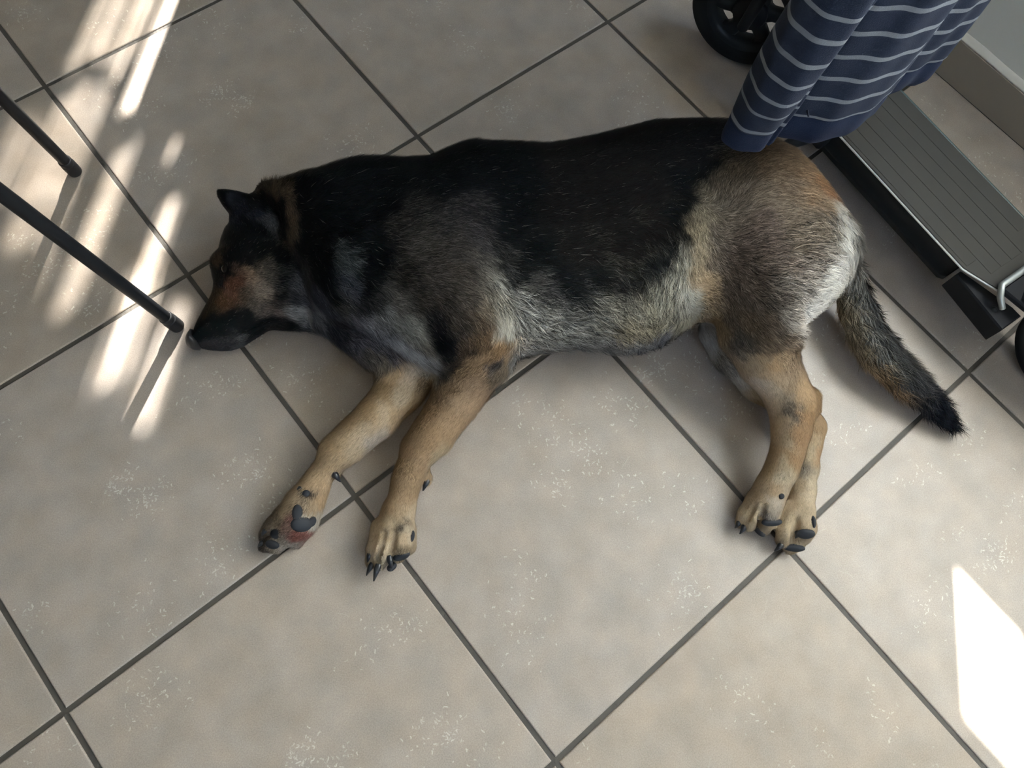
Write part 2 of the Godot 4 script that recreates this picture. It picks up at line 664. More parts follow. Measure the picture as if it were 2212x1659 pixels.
# ---------------------------------------------------------------- chair
func build_chair() -> void:
	var paint := mat(Color(0.011, 0.012, 0.014), 0.45, 0.0, 0.3)
	var rubber := mat(Color(0.012, 0.013, 0.015), 0.6)
	var t := thing("chair", "black tubular metal chair standing in the streaks of sunlight", "chair", Vector3(0.6, 0, 0.8))
	var o := t.position
	var legs := [[Vector3(0.857, 0, 0.633), Vector3(0.817, 0.45, 0.674)], [Vector3(0.8425, 0, 0.9695), Vector3(0.770, 0.45, 0.918)], [Vector3(0.36, 0, 0.60), Vector3(0.41, 0.45, 0.66)], [Vector3(0.34, 0, 1.0), Vector3(0.40, 0.45, 0.94)]]
	for l in legs:
		var a: Vector3 = l[0] - o
		var b: Vector3 = l[1] - o
		var d := (b - a).normalized()
		var leg := part("leg", bar([a + d * 0.010, a + d * 0.1, b], [0.0088, 0.0090, 0.0092]), paint, t)
		part("foot_cap", lathe(a, d, [[0.0002, 0.0005], [0.0098, 0.0005], [0.0108, 0.0020], [0.0112, 0.012], [0.0112, 0.026], [0.0106, 0.0275], [0.0098, 0.028], [0.0098, 0.031], [0.0106, 0.0315], [0.0106, 0.036], [0.0098, 0.0375], [0.0089, 0.038]], 28), rubber, leg)
	part("seat", box_mesh(Vector3(0.34, 0.452, 0.61) - o, Vector3(0.80, 0.485, 0.97) - o, 0.012), mat(Color(0.02, 0.02, 0.022), 0.6), t)
	part("back_frame", bar([Vector3(0.36, 0.47, 0.62) - o, Vector3(0.33, 0.86, 0.62) - o, Vector3(0.32, 0.90, 0.66) - o, Vector3(0.32, 0.90, 0.92) - o, Vector3(0.33, 0.86, 0.96) - o, Vector3(0.36, 0.47, 0.96) - o], [0.009, 0.009, 0.009, 0.009, 0.009, 0.009]), paint, t)

# ---------------------------------------------------------------- kick scooter
func prism(outline: Array, y0: float, y1: float, bevel: float) -> ArrayMesh:
	# an outline (x, z) drawn up from y0 to y1 with a chamfered rim
	var c := Vector2.ZERO
	for p in outline:
		c += p
	c /= outline.size()
	var levels := [[y0, bevel], [y0 + bevel, 0.0], [y1 - bevel, 0.0], [y1, bevel]]
	var st := begin()
	st.set_smooth_group(-1)
	var rows := []
	for l in levels:
		var r := []
		for i in outline.size():
			var a: Vector2 = outline[i - 1]
			var b: Vector2 = outline[i]
			var d: Vector2 = outline[(i + 1) % outline.size()]
			var n := ((b - a).normalized().orthogonal() + (d - b).normalized().orthogonal()).normalized()
			if n.dot(b - c) < 0.0:
				n = -n
			var q: Vector2 = b - n * l[1]
			r.append(Vector3(q.x, l[0], q.y))
		rows.append(r)
	for j in 3:
		for i in outline.size():
			var k := (i + 1) % outline.size()
			var m: Vector3 = (rows[j][i] + rows[j][k]) * 0.5
			var e: Vector3 = rows[1][k] - rows[1][i]
			var out := Vector3(-e.z, 0, e.x)
			if out.dot(m - Vector3(c.x, m.y, c.y)) < 0.0:
				out = -out
			quad(st, rows[j][i], rows[j][k], rows[j + 1][k], rows[j + 1][i], out.normalized() + Vector3(0, [-0.5, 0.0, 0.5][j], 0))
	var flat_outline := PackedVector2Array(outline)
	var tri := Geometry2D.triangulate_polygon(flat_outline)
	for j in [0, 3]:
		for i in tri.size() / 3:
			var a: Vector3 = rows[j][tri[i * 3]]
			var b: Vector3 = rows[j][tri[i * 3 + 1]]
			var d: Vector3 = rows[j][tri[i * 3 + 2]]
			if ((b - a).cross(d - a).y > 0.0) == (j == 3):
				var t := b
				b = d
				d = t
			for v in [a, b, d]:
				st.add_vertex(v)
	st.generate_normals()
	return st.commit()

func build_scooter() -> void:
	var t := thing("kick_scooter", "kick scooter with grey ribbed deck and black wheels beside the dog's rump", "scooter", Vector3(1.9055, 0, 1.676), -0.0966)
	var black := mat(Color(0.010, 0.011, 0.014), 0.5, 0.0, 0.3)
	var satin := mat(Color(0.012, 0.015, 0.018), 0.42, 0.0, 0.35)
	var rubber := mat(Color(0.009, 0.010, 0.011), 0.75, 0.0, 0.3)
	var grip := mat(Color(0.050, 0.048, 0.043), 0.7, 0.0, 0.3)
	var alu := mat(Color(0.75, 0.77, 0.76), 0.3, 0.6)
	var steel := mat(Color(0.34, 0.36, 0.35), 0.4, 0.6)
	# deck: tapering towards the rear; a raised rubber mat with long ribs
	var left := -0.079
	var right := 0.079
	var plan := [Vector2(left, -0.47), Vector2(left, -0.004), Vector2(left + 0.048, 0.122), Vector2(right - 0.048, 0.122), Vector2(right, -0.004), Vector2(right, -0.47)]
	part("deck", prism(plan, 0.1165, 0.1195, 0.0008), alu, t)
	var inner := []
	for p in plan:
		inner.append(Vector2(p.x * 0.975 if absf(p.x) < 0.05 else p.x - signf(p.x) * 0.0022, p.y - 0.0012))
	part("deck_mat", prism(inner, 0.1196, 0.1212, 0.0006), grip, t)
	for i in 6:
		var x := -0.060 + 0.024 * i
		part("rib", box_mesh(Vector3(x - 0.0108, 0.1211, -0.465), Vector3(x + 0.0106, 0.1219, -0.004 + 0.03 * (1.0 if absf(x) < 0.04 else 0.0)), 0.0004), grip, t)
	var trim := mat(Color(0.035, 0.06, 0.055), 0.4)
	part("deck_trim", bar([Vector3(right + 0.001, 0.116, -0.47), Vector3(right + 0.001, 0.116, -0.004)], [0.004, 0.004], 12), trim, t)
	# body under the deck with a ledge along its side
	var side_rows := []
	for z in [-0.46, -0.455, -0.02, -0.012]:
		var s := 0.9 if z == -0.46 or z == -0.012 else 1.0
		side_rows.append([Vector3(0.055, 0.044, z), Vector3(-0.052 * s, 0.044, z), Vector3(-0.060 * s, 0.050, z), Vector3(-0.062 * s, 0.062, z), Vector3(-0.070 * s, 0.066, z), Vector3(-0.071 * s, 0.074, z), Vector3(-0.066 * s, 0.078, z), Vector3(-0.064 * s, 0.100, z), Vector3(-0.076 * s, 0.1166, z), Vector3(0.076 * s, 0.1166, z), Vector3(0.064 * s, 0.100, z), Vector3(0.066 * s, 0.06, z)])
	part("deck_body", grid_mesh(side_rows, true), satin, t)
	# rear side plates that carry the wheel, their bolts, the mudguard with its bracket, the wheel
	for s in [-1.0, 1.0]:
		var plate := part("side_plate", prism([Vector2(s * 0.079, -0.004), Vector2(s * 0.066, -0.004), Vector2(s * 0.040, 0.085), Vector2(s * 0.040, 0.104), Vector2(s * 0.086, 0.104)], 0.064, 0.104, 0.003), black, t)
		part("bolt", lathe(Vector3(s * 0.070, 0.1038, 0.072), Vector3.UP, [[0.0002, 0.004], [0.003, 0.0025], [0.004, 0.0015], [0.005, 0.0], [0.006, -0.002]], 20), satin, plate)
	var guard := []
	for j in 15:
		var a := 0.12 + 2.0 * j / 14.0
		var r := []
		for i in 9:
			var q := -1.0 + 2.0 * i / 8.0
			r.append(Vector3(lerpf(0.052, 0.034, minf(j / 5.0, 1.0)) * q, 0.108 + (0.125 - 0.014 * q * q) * sin(a), 0.205 - (0.140 - 0.014 * q * q) * cos(a)))
		guard.append(r)
	var mud := part("mudguard", grid_mesh(guard), black, t)
	part("bracket", bar([Vector3(-0.066, 0.112, 0.078), Vector3(-0.068, 0.126, 0.062), Vector3(-0.058, 0.133, 0.049), Vector3(0.058, 0.133, 0.049), Vector3(0.068, 0.126, 0.062), Vector3(0.066, 0.112, 0.078)], [0.0045, 0.005, 0.0055, 0.0055, 0.005, 0.0045], 12), steel, mud)
	part("brake_block", prism([Vector2(-0.060, 0.054), Vector2(0.060, 0.054), Vector2(0.052, 0.100), Vector2(-0.052, 0.100)], 0.1205, 0.1325, 0.003), black, t)
	wheel(t, "rear_wheel", Vector3(0, 0.1, 0.205), Vector3.RIGHT, 0.1, rubber, satin, black)
	# prop stand folded out by the front of the deck
	part("prop_stand", bar([Vector3(-0.062, 0.070, -0.33), Vector3(-0.085, 0.072, -0.335), Vector3(-0.105, 0.058, -0.345), Vector3(-0.135, 0.006, -0.365)], [0.010, 0.012, 0.010, 0.007], 14), black, t)
	part("hinge", box_mesh(Vector3(-0.088, 0.070, -0.355), Vector3(-0.058, 0.100, -0.305), 0.004), black, t)
	# front wheel turned towards the viewer, fork, steering post and handlebar
	var inv := t.transform.affine_inverse()
	var hub := inv * Vector3(1.9426, 0.1080, 1.0956)
	var axle := (inv.basis * Vector3(-1.0, 0.0, 0.42)).normalized()
	wheel(t, "front_wheel", hub, axle, 0.108, rubber, satin, black)
	var ahead := axle.cross(Vector3.UP).normalized()
	var crown := hub + Vector3(0, 0.150, 0) + (Vector3(0, 0, 0) if ahead == Vector3.ZERO else Vector3(0, 0, 0.03))
	for s in [-1.0, 1.0]:
		part("fork", bar([hub + axle * 0.040 * s + Vector3(0, -0.01, 0), hub + axle * 0.040 * s + Vector3(0, 0.06, 0.008), hub + axle * 0.036 * s + Vector3(0, 0.13, 0.024), crown], [0.010, 0.011, 0.012, 0.014], 14), black, t)
	var top := Vector3(crown.x, 1.02, crown.z + 0.19)
	part("steering_post", bar([crown, crown.lerp(top, 0.5), top], [0.021, 0.019, 0.017]), black, t)
	part("neck", bar([crown + Vector3(0, 0.03, 0.005), crown + Vector3(0, -0.02, 0.09), Vector3(0, 0.098, -0.44)], [0.028, 0.028, 0.030]), satin, t)
	part("handlebar", bar([top + Vector3(-0.24, 0, 0.015), top, top + Vector3(0.20, 0, 0.0)], [0.012, 0.013, 0.012]), black, t)

func wheel(t: Node3D, called: String, hub: Vector3, axle: Vector3, r: float, rubber: Material, rim_m: Material, black: Material) -> void:
	var w := part(called, lathe(hub, axle, [[r * 0.70, -0.016], [r * 0.80, -0.021], [r * 0.92, -0.0225], [r * 0.98, -0.014], [r, 0.0], [r * 0.98, 0.014], [r * 0.92, 0.0225], [r * 0.80, 0.021], [r * 0.70, 0.016], [r * 0.69, 0.0], [r * 0.70, -0.016]], 72), rubber, t)
	part("rim", lathe(hub, axle, [[r * 0.58, -0.015], [r * 0.71, -0.018], [r * 0.74, -0.014], [r * 0.74, 0.014], [r * 0.71, 0.018], [r * 0.58, 0.015], [r * 0.56, 0.0], [r * 0.58, -0.015]], 64), rim_m, w)
	part("hub", lathe(hub, axle, [[0.0003, -0.030], [0.010, -0.030], [0.012, -0.024], [r * 0.27, -0.019], [r * 0.29, -0.014], [r * 0.29, 0.014], [r * 0.27, 0.019], [0.012, 0.024], [0.010, 0.030], [0.0003, 0.030]], 40), black, w)
	var x := axle.cross(Vector3(0.3, 0.9, 0.2)).normalized()
	var y := axle.cross(x).normalized()
	for i in 6:
		var a := TAU * i / 6.0 + 0.3
		var d := x * cos(a) + y * sin(a)
		var e := -x * sin(a) + y * cos(a)
		var rows := []
		for j in 6:
			var f := j / 5.0
			var p := hub + d * lerpf(r * 0.22, r * 0.63, f) + e * (0.012 * sin(f * PI * 0.8))
			var wide := lerpf(0.012, 0.013, f) + 0.012 * pow(absf(f - 0.5) * 2.0, 3.0)
			rows.append([p - e * wide - axle * 0.006, p - e * wide + axle * 0.006, p - e * wide * 0.5 + axle * 0.011, p + e * wide * 0.5 + axle * 0.011, p + e * wide + axle * 0.006, p + e * wide - axle * 0.006, p + e * wide * 0.5 - axle * 0.011, p - e * wide * 0.5 - axle * 0.011])
		part("spoke", grid_mesh(rows, true), rim_m, w)

# ---------------------------------------------------------------- striped jacket hung on the handlebar
const NAVY := Color(0.020, 0.028, 0.054)
const NAVY_RIB := Color(0.014, 0.022, 0.049)
const PALE := Color(0.19, 0.208, 0.24)

func smooth_path(p: Array, count: int, closed := false) -> Array:
	var c := Curve3D.new()
	var n := p.size()
	for i in n:
		var a: Vector3 = p[(i + n - 1) % n if closed else maxi(i - 1, 0)]
		var b: Vector3 = p[(i + 1) % n if closed else mini(i + 1, n - 1)]
		var t := (b - a) / 6.0
		c.add_point(p[i], -t, t)
	if closed:
		c.add_point(p[0], -(p[1] - p[n - 1]) / 6.0, (p[1] - p[n - 1]) / 6.0)
	var out := []
	var l := c.get_baked_length()
	for i in count:
		out.append(c.sample_baked(l * i / (count if closed else count - 1), true))
	return out

# heights at which rows are cut: twice at each edge of a stripe so that its colour ends sharply
func stripe_rows(rib: float, first: float, spacing: float, thick: float, top: float, fine: float) -> Array:
	var rows := [[0.0, NAVY_RIB]]
	var h := fine
	while h < rib - 0.002:
		rows.append([h, NAVY_RIB])
		h += fine
	rows.append([rib - 0.0012, NAVY_RIB])
	rows.append([rib, NAVY_RIB * 0.6])
	rows.append([rib, NAVY])
	var at := first
	h = rib
	while h < top:
		if at - h > fine:
			h += fine
			rows.append([h, NAVY])
			continue
		rows.append([at, NAVY])
		rows.append([at, PALE])
		rows.append([at + thick * 0.5, PALE])
		rows.append([at + thick, PALE])
		rows.append([at + thick, NAVY])
		h = at + thick
		at += spacing
	return rows

func build_jacket() -> void:
	var knit := StandardMaterial3D.new()
	knit.vertex_color_use_as_albedo = true
	knit.roughness = 0.92
	knit.metallic_specular = 0.25
	knit.rim_enabled = true
	knit.rim = 0.08
	knit.rim_tint = 0.6
	var wn := NoiseTexture2D.new()
	wn.width = 256
	wn.height = 256
	wn.seamless = true
	var w0 := FastNoiseLite.new()
	w0.seed = 8
	w0.frequency = 0.18
	w0.fractal_octaves = 3
	wn.noise = w0
	knit.heightmap_enabled = true
	knit.heightmap_texture = wn
	knit.heightmap_scale = 0.06
	knit.uv1_triplanar = true
	knit.uv1_scale = Vector3.ONE * 14.0
	var at := Vector3(1.75, 0.30, 1.40)
	var t := thing("jacket", "navy striped knitted jacket hanging from the scooter over the dog's rump", "jacket", at)
	# body: a folded tube; the hem's course seen from above, then up to where it is gathered over the handlebar
	var hem := []
	for p in [[1.587, 1.351], [1.600, 1.383], [1.623, 1.408], [1.656, 1.425], [1.697, 1.430], [1.731, 1.426], [1.768, 1.415], [1.813, 1.424], [1.848, 1.430], [1.922, 1.404], [1.973, 1.393], [2.016, 1.380], [2.000, 1.345], [1.940, 1.325], [1.860, 1.335], [1.780, 1.325], [1.700, 1.310], [1.630, 1.310], [1.590, 1.325]]:
		hem.append(Vector3(p[0], 0, p[1]))
	var course := smooth_path(hem, 150, true)
	var gather := Vector3(1.83, 0, 1.335)
	var body := []
	var tint := []
	for q in stripe_rows(0.046, 0.046, 0.0325, 0.0062, 0.70, 0.012):
		var h: float = q[0]
		var row := []
		for i in course.size():
			var p: Vector3 = course[i]
			var f := smoothstep(0.0, 0.75, h)
			p = p.lerp(gather + (p - gather) * Vector3(0.72, 1, 0.8), f)
			var fold := 0.004 * sin(i * 0.33 + h * 7.0) * smoothstep(0.05, 0.3, h) + 0.0025 * sin(i * 0.71 - h * 11.0)
			var pinch := -0.0025 if absf(h - 0.046) < 0.0015 else 0.0
			var away := (p - gather).normalized()
			var tuck := -0.006 * (1.0 - smoothstep(0.0, 0.012, h))
			row.append(p + away * (fold + pinch + tuck) + Vector3(0, 0.30 + h + 0.006 * sin(i * 0.11), 0) - at)
		body.append(row)
		tint.append(q[1])
	part("body", grid_mesh(body, true, false, tint), knit, t)
	# sleeve: a flattened tube in front of the body
	var axis := [Vector3(1.519, 0.357, 1.367), Vector3(1.519, 0.43, 1.368), Vector3(1.524, 0.55, 1.372), Vector3(1.545, 0.70, 1.372), Vector3(1.60, 0.88, 1.36), Vector3(1.68, 0.98, 1.35)]
	var path := smooth_path(axis, 200)
	var sleeve := []
	var tint2 := []
	var across := Vector3(0.774, 0, 0.633)
	var deep := Vector3(-0.633, 0, 0.774)
	for q in stripe_rows(0.045, 0.048, 0.0300, 0.0060, 0.66, 0.010):
		var h: float = q[0]
		var k := clampf(h / 0.70, 0.0, 1.0) * 199.0
		var p: Vector3 = path[int(k)].lerp(path[mini(int(k) + 1, 199)], k - int(k))
		var wide := lerpf(0.0325, 0.0345, smoothstep(0.02, 0.09, h)) + 0.02 * smoothstep(0.3, 0.7, h)
		var thick := lerpf(0.024, 0.036, smoothstep(0.02, 0.1, h)) + 0.01 * smoothstep(0.3, 0.7, h)
		var row := []
		for i in 72:
			var a := TAU * i / 72.0
			var ripple := 1.0 + 0.035 * sin(a * 3.0 + h * 21.0) + 0.02 * sin(a * 7.0 - h * 30.0)
			if absf(h - 0.045) < 0.0015:
				ripple -= 0.03
			if h < 0.008:
				ripple -= 0.05 * (1.0 - h / 0.008)
			# a crease runs up the inner side
			var crease := 0.006 * exp(-pow((a - 0.75) / 0.16, 2.0))
			row.append(p - across * 0.003 + across * wide * ripple * cos(a) + deep * (thick * ripple * sin(a) - crease) - at)
		sleeve.append(row)
		tint2.append(q[1])
	part("sleeve", grid_mesh(sleeve, true, false, tint2), knit, t)
	# lining of the sleeve's mouth and of the hem
	var dark := mat(NAVY_RIB * 0.7, 0.95)
	part("cuff_lining", grid_mesh([sleeve[0], sleeve[0].map(func(p): return p.lerp(Vector3(1.519, 0.367, 1.367) - at, 0.12) + Vector3(0, 0.001, 0)), sleeve[0].map(func(p): return p.lerp(Vector3(1.519, 0.38, 1.367) - at, 0.16) + Vector3(0, 0.03, 0))], true), dark, t)
	# pocket slit with its short bar tacks
	var slit := mat(Color(0.012, 0.017, 0.035), 0.9)
	part("pocket_edge", bar([Vector3(1.6123, 0.3640, 1.3569), Vector3(1.6097, 0.3640, 1.3691), Vector3(1.6071, 0.3640, 1.3813), Vector3(1.5980, 0.3640, 1.3922)], [0.0012, 0.0016, 0.0016, 0.0012], 8), slit, t, -at)
# ---------------------------------------------------------------- dog: signed distance field and surface nets
var pillow_parts := [
	["torso", 105, 100, 105, 30, [-442, -69, -408, -70, -391, -77, -380, -83, -359, -89, -339, -98, -321, -106, -298, -113, -271, -117, -229, -117, -198, -121, -174, -135, -153, -147, -131, -155, -106, -154, -63, -155, -17, -155, 16, -163, 54, -174, 92, -188, 144, -207, 173, -210, 209, -214, 241, -216, 276, -216, 304, -208, 328, -196, 361, -172, 379, -163, 401, -128, 417, -97, 431, -71, 442, -38, 453, -27, 460, 6, 451, 46, 411, 74, 365, 98, 303, 101, 245, 98, 191, 131, 156, 153, 124, 163, 87, 165, 62, 161, 29, 160, -6, 165, -38, 174, -72, 184, -110, 187, -145, 193, -176, 194, -207, 191, -231, 181, -265, 159, -299, 142, -324, 134, -349, 110, -369, 67, -402, 8]],
	["shoulder", 135, 75, 85, 45, [-259, -6, -197, -53, -147, -67, -104, -43, -87, 45, -81, 119, -74, 178, -85, 206, -111, 214, -156, 213, -174, 205, -217, 160, -258, 107, -280, 53]],
	["haunch", 140, 75, 90, 30, [269, -135, 233, -80, 219, -43, 213, -5, 209, 32, 213, 71, 218, 91, 227, 108, 237, 128, 251, 150, 268, 178, 292, 193, 334, 184, 337, 148, 364, 125, 392, 98, 421, 65, 435, 19, 424, -14, 411, -47, 397, -72, 374, -106, 350, -121, 313, -134]],
	["skull", 58, 50, 56, 30, [-505, 48, -510, 38, -508, 27, -504, 18, -502, -3, -499, -20, -489, -33, -471, -59, -454, -85, -427, -100, -400, -112, -364, -50, -346, 45, -354, 100, -383, 103, -407, 104, -444, 94, -483, 75]],
	["muzzle", 42, 34, 37, 25, [-506, 47, -506, 58, -512, 81, -519, 102, -525, 120, -528, 132, -529, 142, -531, 148, -530, 154, -523, 156, -510, 159, -492, 160, -478, 159, -460, 152, -448, 142, -432, 129, -414, 114, -389, 109, -389, 79, -434, 44, -489, 38]],
	["ear", 105, 22, 20, 12, [-502, -68, -505, -67, -503, -58, -495, -45, -483, -30, -479, -17, -462, -6, -442, 1, -418, 0, -401, -14, -396, -40, -414, -59, -435, -64, -454, -61, -472, -66, -489, -68]],
]
var limb_chains := [
	["hind_upper", 12, [293, 120, 142, 57, 308, 108, 178, 42, 331, 94, 207, 33, 347, 86, 238, 33, 344, 79, 275, 26, 338, 70, 306, 22, 331, 60, 329, 22, 317, 48, 355, 22, 310, 40, 373, 25]],
	["hock_upper", 12, [381, 85, 224, 12, 380, 83, 244, 11]],
	["hind_lower", 12, [262, 45, 108, 29, 281, 40, 145, 27, 322, 38, 188, 27, 370, 36, 222, 26, 396, 34, 256, 21, 389, 31, 283, 19, 381, 30, 318, 18, 371, 30, 352, 18, 364, 30, 381, 21]],
	["fore_upper", 12, [-120, 95, 190, 53, -134, 78, 219, 38, -145, 68, 243, 32, -160, 60, 265, 29, -176, 53, 289, 29, -193, 48, 308, 24, -206, 42, 340, 19, -210, 40, 357, 18, -214, 38, 379, 17, -219, 36, 396, 21, -223, 34, 415, 24]],
	["elbow", 12, [-73, 95, 163, 10, -71, 90, 186, 9]],
	["fore_lower", 12, [-202, 60, 169, 42, -221, 50, 213, 35, -257, 45, 263, 29, -280, 41, 284, 26, -295, 38, 299, 25, -310, 36, 311, 23, -320, 32, 328, 16, -332, 29, 344, 15, -338, 28, 359, 18, -347, 27, 379, 22, -354, 26, 396, 24]],
	["tail", 20, [447, 100, -7, 19, 469, 80, 14, 17, 482, 60, 41, 19, 492, 50, 70, 23, 507, 45, 109, 24, 519, 42, 131, 25, 536, 40, 152, 22, 552, 37, 167, 21, 567, 34, 180, 21, 590, 30, 199, 16, 609, 26, 217, 13, 627, 20, 235, 6, 643, 14, 243, 4]],
	["neck_under", 20, [-408, 24, 102, 14, -356, 30, 105, 17]],
	["breast", 25, [-326, 55, 112, 28, -289, 55, 127, 33, -250, 55, 153, 36, -208, 60, 177, 35]],
	["brow", 12, [-497, 80, 37, 10, -478, 95, 34, 10]],
	["fu_toe_a", 6, [-242, 34, 416, 14, -250, 26, 444, 10, -254, 16, 460, 9]],
	["fu_toe_b", 6, [-230, 42, 417, 14, -236, 37, 445, 12, -241, 23, 463, 10]],
	["fu_toe_c", 6, [-212, 40, 417, 17, -213, 36, 438, 15, -217, 24, 451, 12]],
	["fu_toe_d", 6, [-207, 24, 417, 14, -205, 18, 439, 13]],
	["fu_dew", 8, [-186, 30, 336, 9, -180, 26, 345, 8]],
	["fl_dew", 8, [-312, 20, 325, 10, -310, 16, 333, 8]],
	["fl_body", 12, [-354, 28, 388, 24, -359, 26, 407, 26, -368, 22, 416, 22]],
	["fl_toe_a", 6, [-376, 24, 403, 18, -389, 22, 417, 15, -400, 18, 425, 10]],
	["fl_toe_b", 6, [-368, 20, 422, 16, -386, 17, 436, 14, -401, 13, 440, 9]],
	["fl_toe_c", 6, [-351, 16, 415, 15, -359, 12, 433, 11]],
	["hu_toe_a", 6, [297, 34, 369, 14, 283, 26, 387, 10, 279, 16, 399, 9]],
	["hu_toe_b", 6, [302, 44, 374, 13, 290, 38, 392, 10, 288, 24, 404, 10]],
	["hu_toe_c", 6, [316, 46, 375, 16, 312, 43, 391, 14, 314, 32, 401, 11]],
	["hu_toe_d", 6, [321, 28, 381, 14, 312, 18, 407, 11]],
	["hl_toe_a", 6, [348, 34, 385, 15, 339, 30, 412, 12, 337, 20, 425, 11]],
	["hl_toe_b", 6, [366, 36, 385, 17, 366, 34, 409, 16, 367, 24, 420, 12]],
	["hl_toe_c", 6, [369, 18, 392, 16, 357, 14, 427, 13, 350, 12, 434, 10]],
]
# grooves cut into the field: mouth line, toe clefts  [radius, k, points x y z in mm]
var groove_lines := [
	[3.0, 3, [-487, 38, 159, -471, 53, 154, -456, 58, 145, -441, 56, 133, -425, 52, 122, -411, 54, 115]],
	[15.0, 8, [-475, 132, -40, -451, 134, -27, -427, 134, -14, -411, 136, -5]],
	[4.4, 3, [-236, 54, 426, -239, 50, 444, -245, 35, 462]],
	[4.4, 3, [-221, 56, 426, -224, 49, 443, -231, 40, 458]],
	[4.4, 3, [287, 50, 382, 280, 38, 398]],
	[4.4, 3, [298, 60, 382, 296, 48, 397, 302, 26, 403]],
	[4.4, 3, [350, 45, 401, 346, 41, 417, 348, 29, 425]],
	[4.0, 3, [-405, 26, 431, -392, 33, 426, -376, 38, 421]],
]

func blend_in(f: PackedFloat32Array, i: int, d: float, k: float) -> void:
	var a := f[i]
	var h := maxf(k - absf(a - d), 0.0) / k
	f[i] = minf(a, d) - h * h * k * 0.25

func field_of(lo: Vector3, n: Vector3i, cell: float, extra_pillows: Array = [], only_extra := false) -> PackedFloat32Array:
	var f := PackedFloat32Array()
	f.resize(n.x * n.y * n.z)
	f.fill(0.06)
	var hi := lo + Vector3(n - Vector3i.ONE) * cell
	var lists := extra_pillows if only_extra else pillow_parts + extra_pillows
	for part in lists:
		var yc: float = part[1] * 0.001
		var r: float = part[2] * 0.001
		var hh: float = part[3] * 0.001
		var k: float = part[4] * 0.001
		var q: Array = part[5]
		var m := q.size() / 2
		var px := PackedFloat32Array()
		var pz := PackedFloat32Array()
		for i in m:
			px.append(q[i * 2] * 0.001)
			pz.append(q[i * 2 + 1] * 0.001)
		var x0 := 1e9
		var x1 := -1e9
		var z0 := 1e9
		var z1 := -1e9
		for i in m:
			x0 = minf(x0, px[i]); x1 = maxf(x1, px[i]); z0 = minf(z0, pz[i]); z1 = maxf(z1, pz[i])
		var g := k + cell * 3.0
		if x0 - g > hi.x or x1 + g < lo.x or z0 - g > hi.z or z1 + g < lo.z:
			continue
		var ia := clampi(int((x0 - g - lo.x) / cell), 0, n.x - 1)
		var ib := clampi(int((x1 + g - lo.x) / cell) + 1, 0, n.x - 1)
		var ka := clampi(int((z0 - g - lo.z) / cell), 0, n.z - 1)
		var kb := clampi(int((z1 + g - lo.z) / cell) + 1, 0, n.z - 1)
		var sc := r / hh
		for ix in range(ia, ib + 1):
			var x := lo.x + ix * cell
			for iz in range(ka, kb + 1):
				var z := lo.z + iz * cell
				var best := 1e9
				var inside := false
				var j := m - 1
				for i in m:
					var ax := px[j]
					var az := pz[j]
					var ex := px[i] - ax
					var ez := pz[i] - az
					var wx := x - ax
					var wz := z - az
					if (az > z) != (pz[i] > z) and wx < ex * wz / ez:
						inside = not inside
					var t := clampf((wx * ex + wz * ez) / (ex * ex + ez * ez), 0.0, 1.0)
					var ux := wx - ex * t
					var uz := wz - ez * t
					best = minf(best, ux * ux + uz * uz)
					j = i
				var d2 := sqrt(best)
				if inside:
					d2 = -d2
				if d2 > g:
					continue
				var w := d2 + r
				for iy in n.y:
					var y := lo.y + iy * cell
					var v := absf(y - yc) * sc
					var d := (v if w <= 0.0 else sqrt(w * w + v * v)) - r
					if d < k:
						var at := (ix * n.y + iy) * n.z + iz
						var a := f[at]
						var h := maxf(k - absf(a - d), 0.0) / k
						f[at] = minf(a, d) - h * h * k * 0.25
	if not only_extra:
		for chain in limb_chains:
			var kk: float = chain[1] * 0.001
			var c: Array = chain[2]
			for s in c.size() / 4 - 1:
				capsule_into(f, lo, n, cell, Vector3(c[s * 4], c[s * 4 + 1], c[s * 4 + 2]) * 0.001, Vector3(c[s * 4 + 4], c[s * 4 + 5], c[s * 4 + 6]) * 0.001, c[s * 4 + 3] * 0.001, c[s * 4 + 7] * 0.001, kk, false)
		for gr in groove_lines:
			var c: Array = gr[2]
			for s in c.size() / 3 - 1:
				capsule_into(f, lo, n, cell, Vector3(c[s * 3], c[s * 3 + 1], c[s * 3 + 2]) * 0.001, Vector3(c[s * 3 + 3], c[s * 3 + 4], c[s * 3 + 5]) * 0.001, gr[0] * 0.001, gr[0] * 0.001, gr[1] * 0.001, true)
	for ix in n.x:
		for iz in n.z:
			for iy in n.y:
				var y := lo.y + iy * cell
				if y > 0.012:
					break
				var at := (ix * n.y + iy) * n.z + iz
				f[at] = maxf(f[at], 0.0015 - y)
	return f

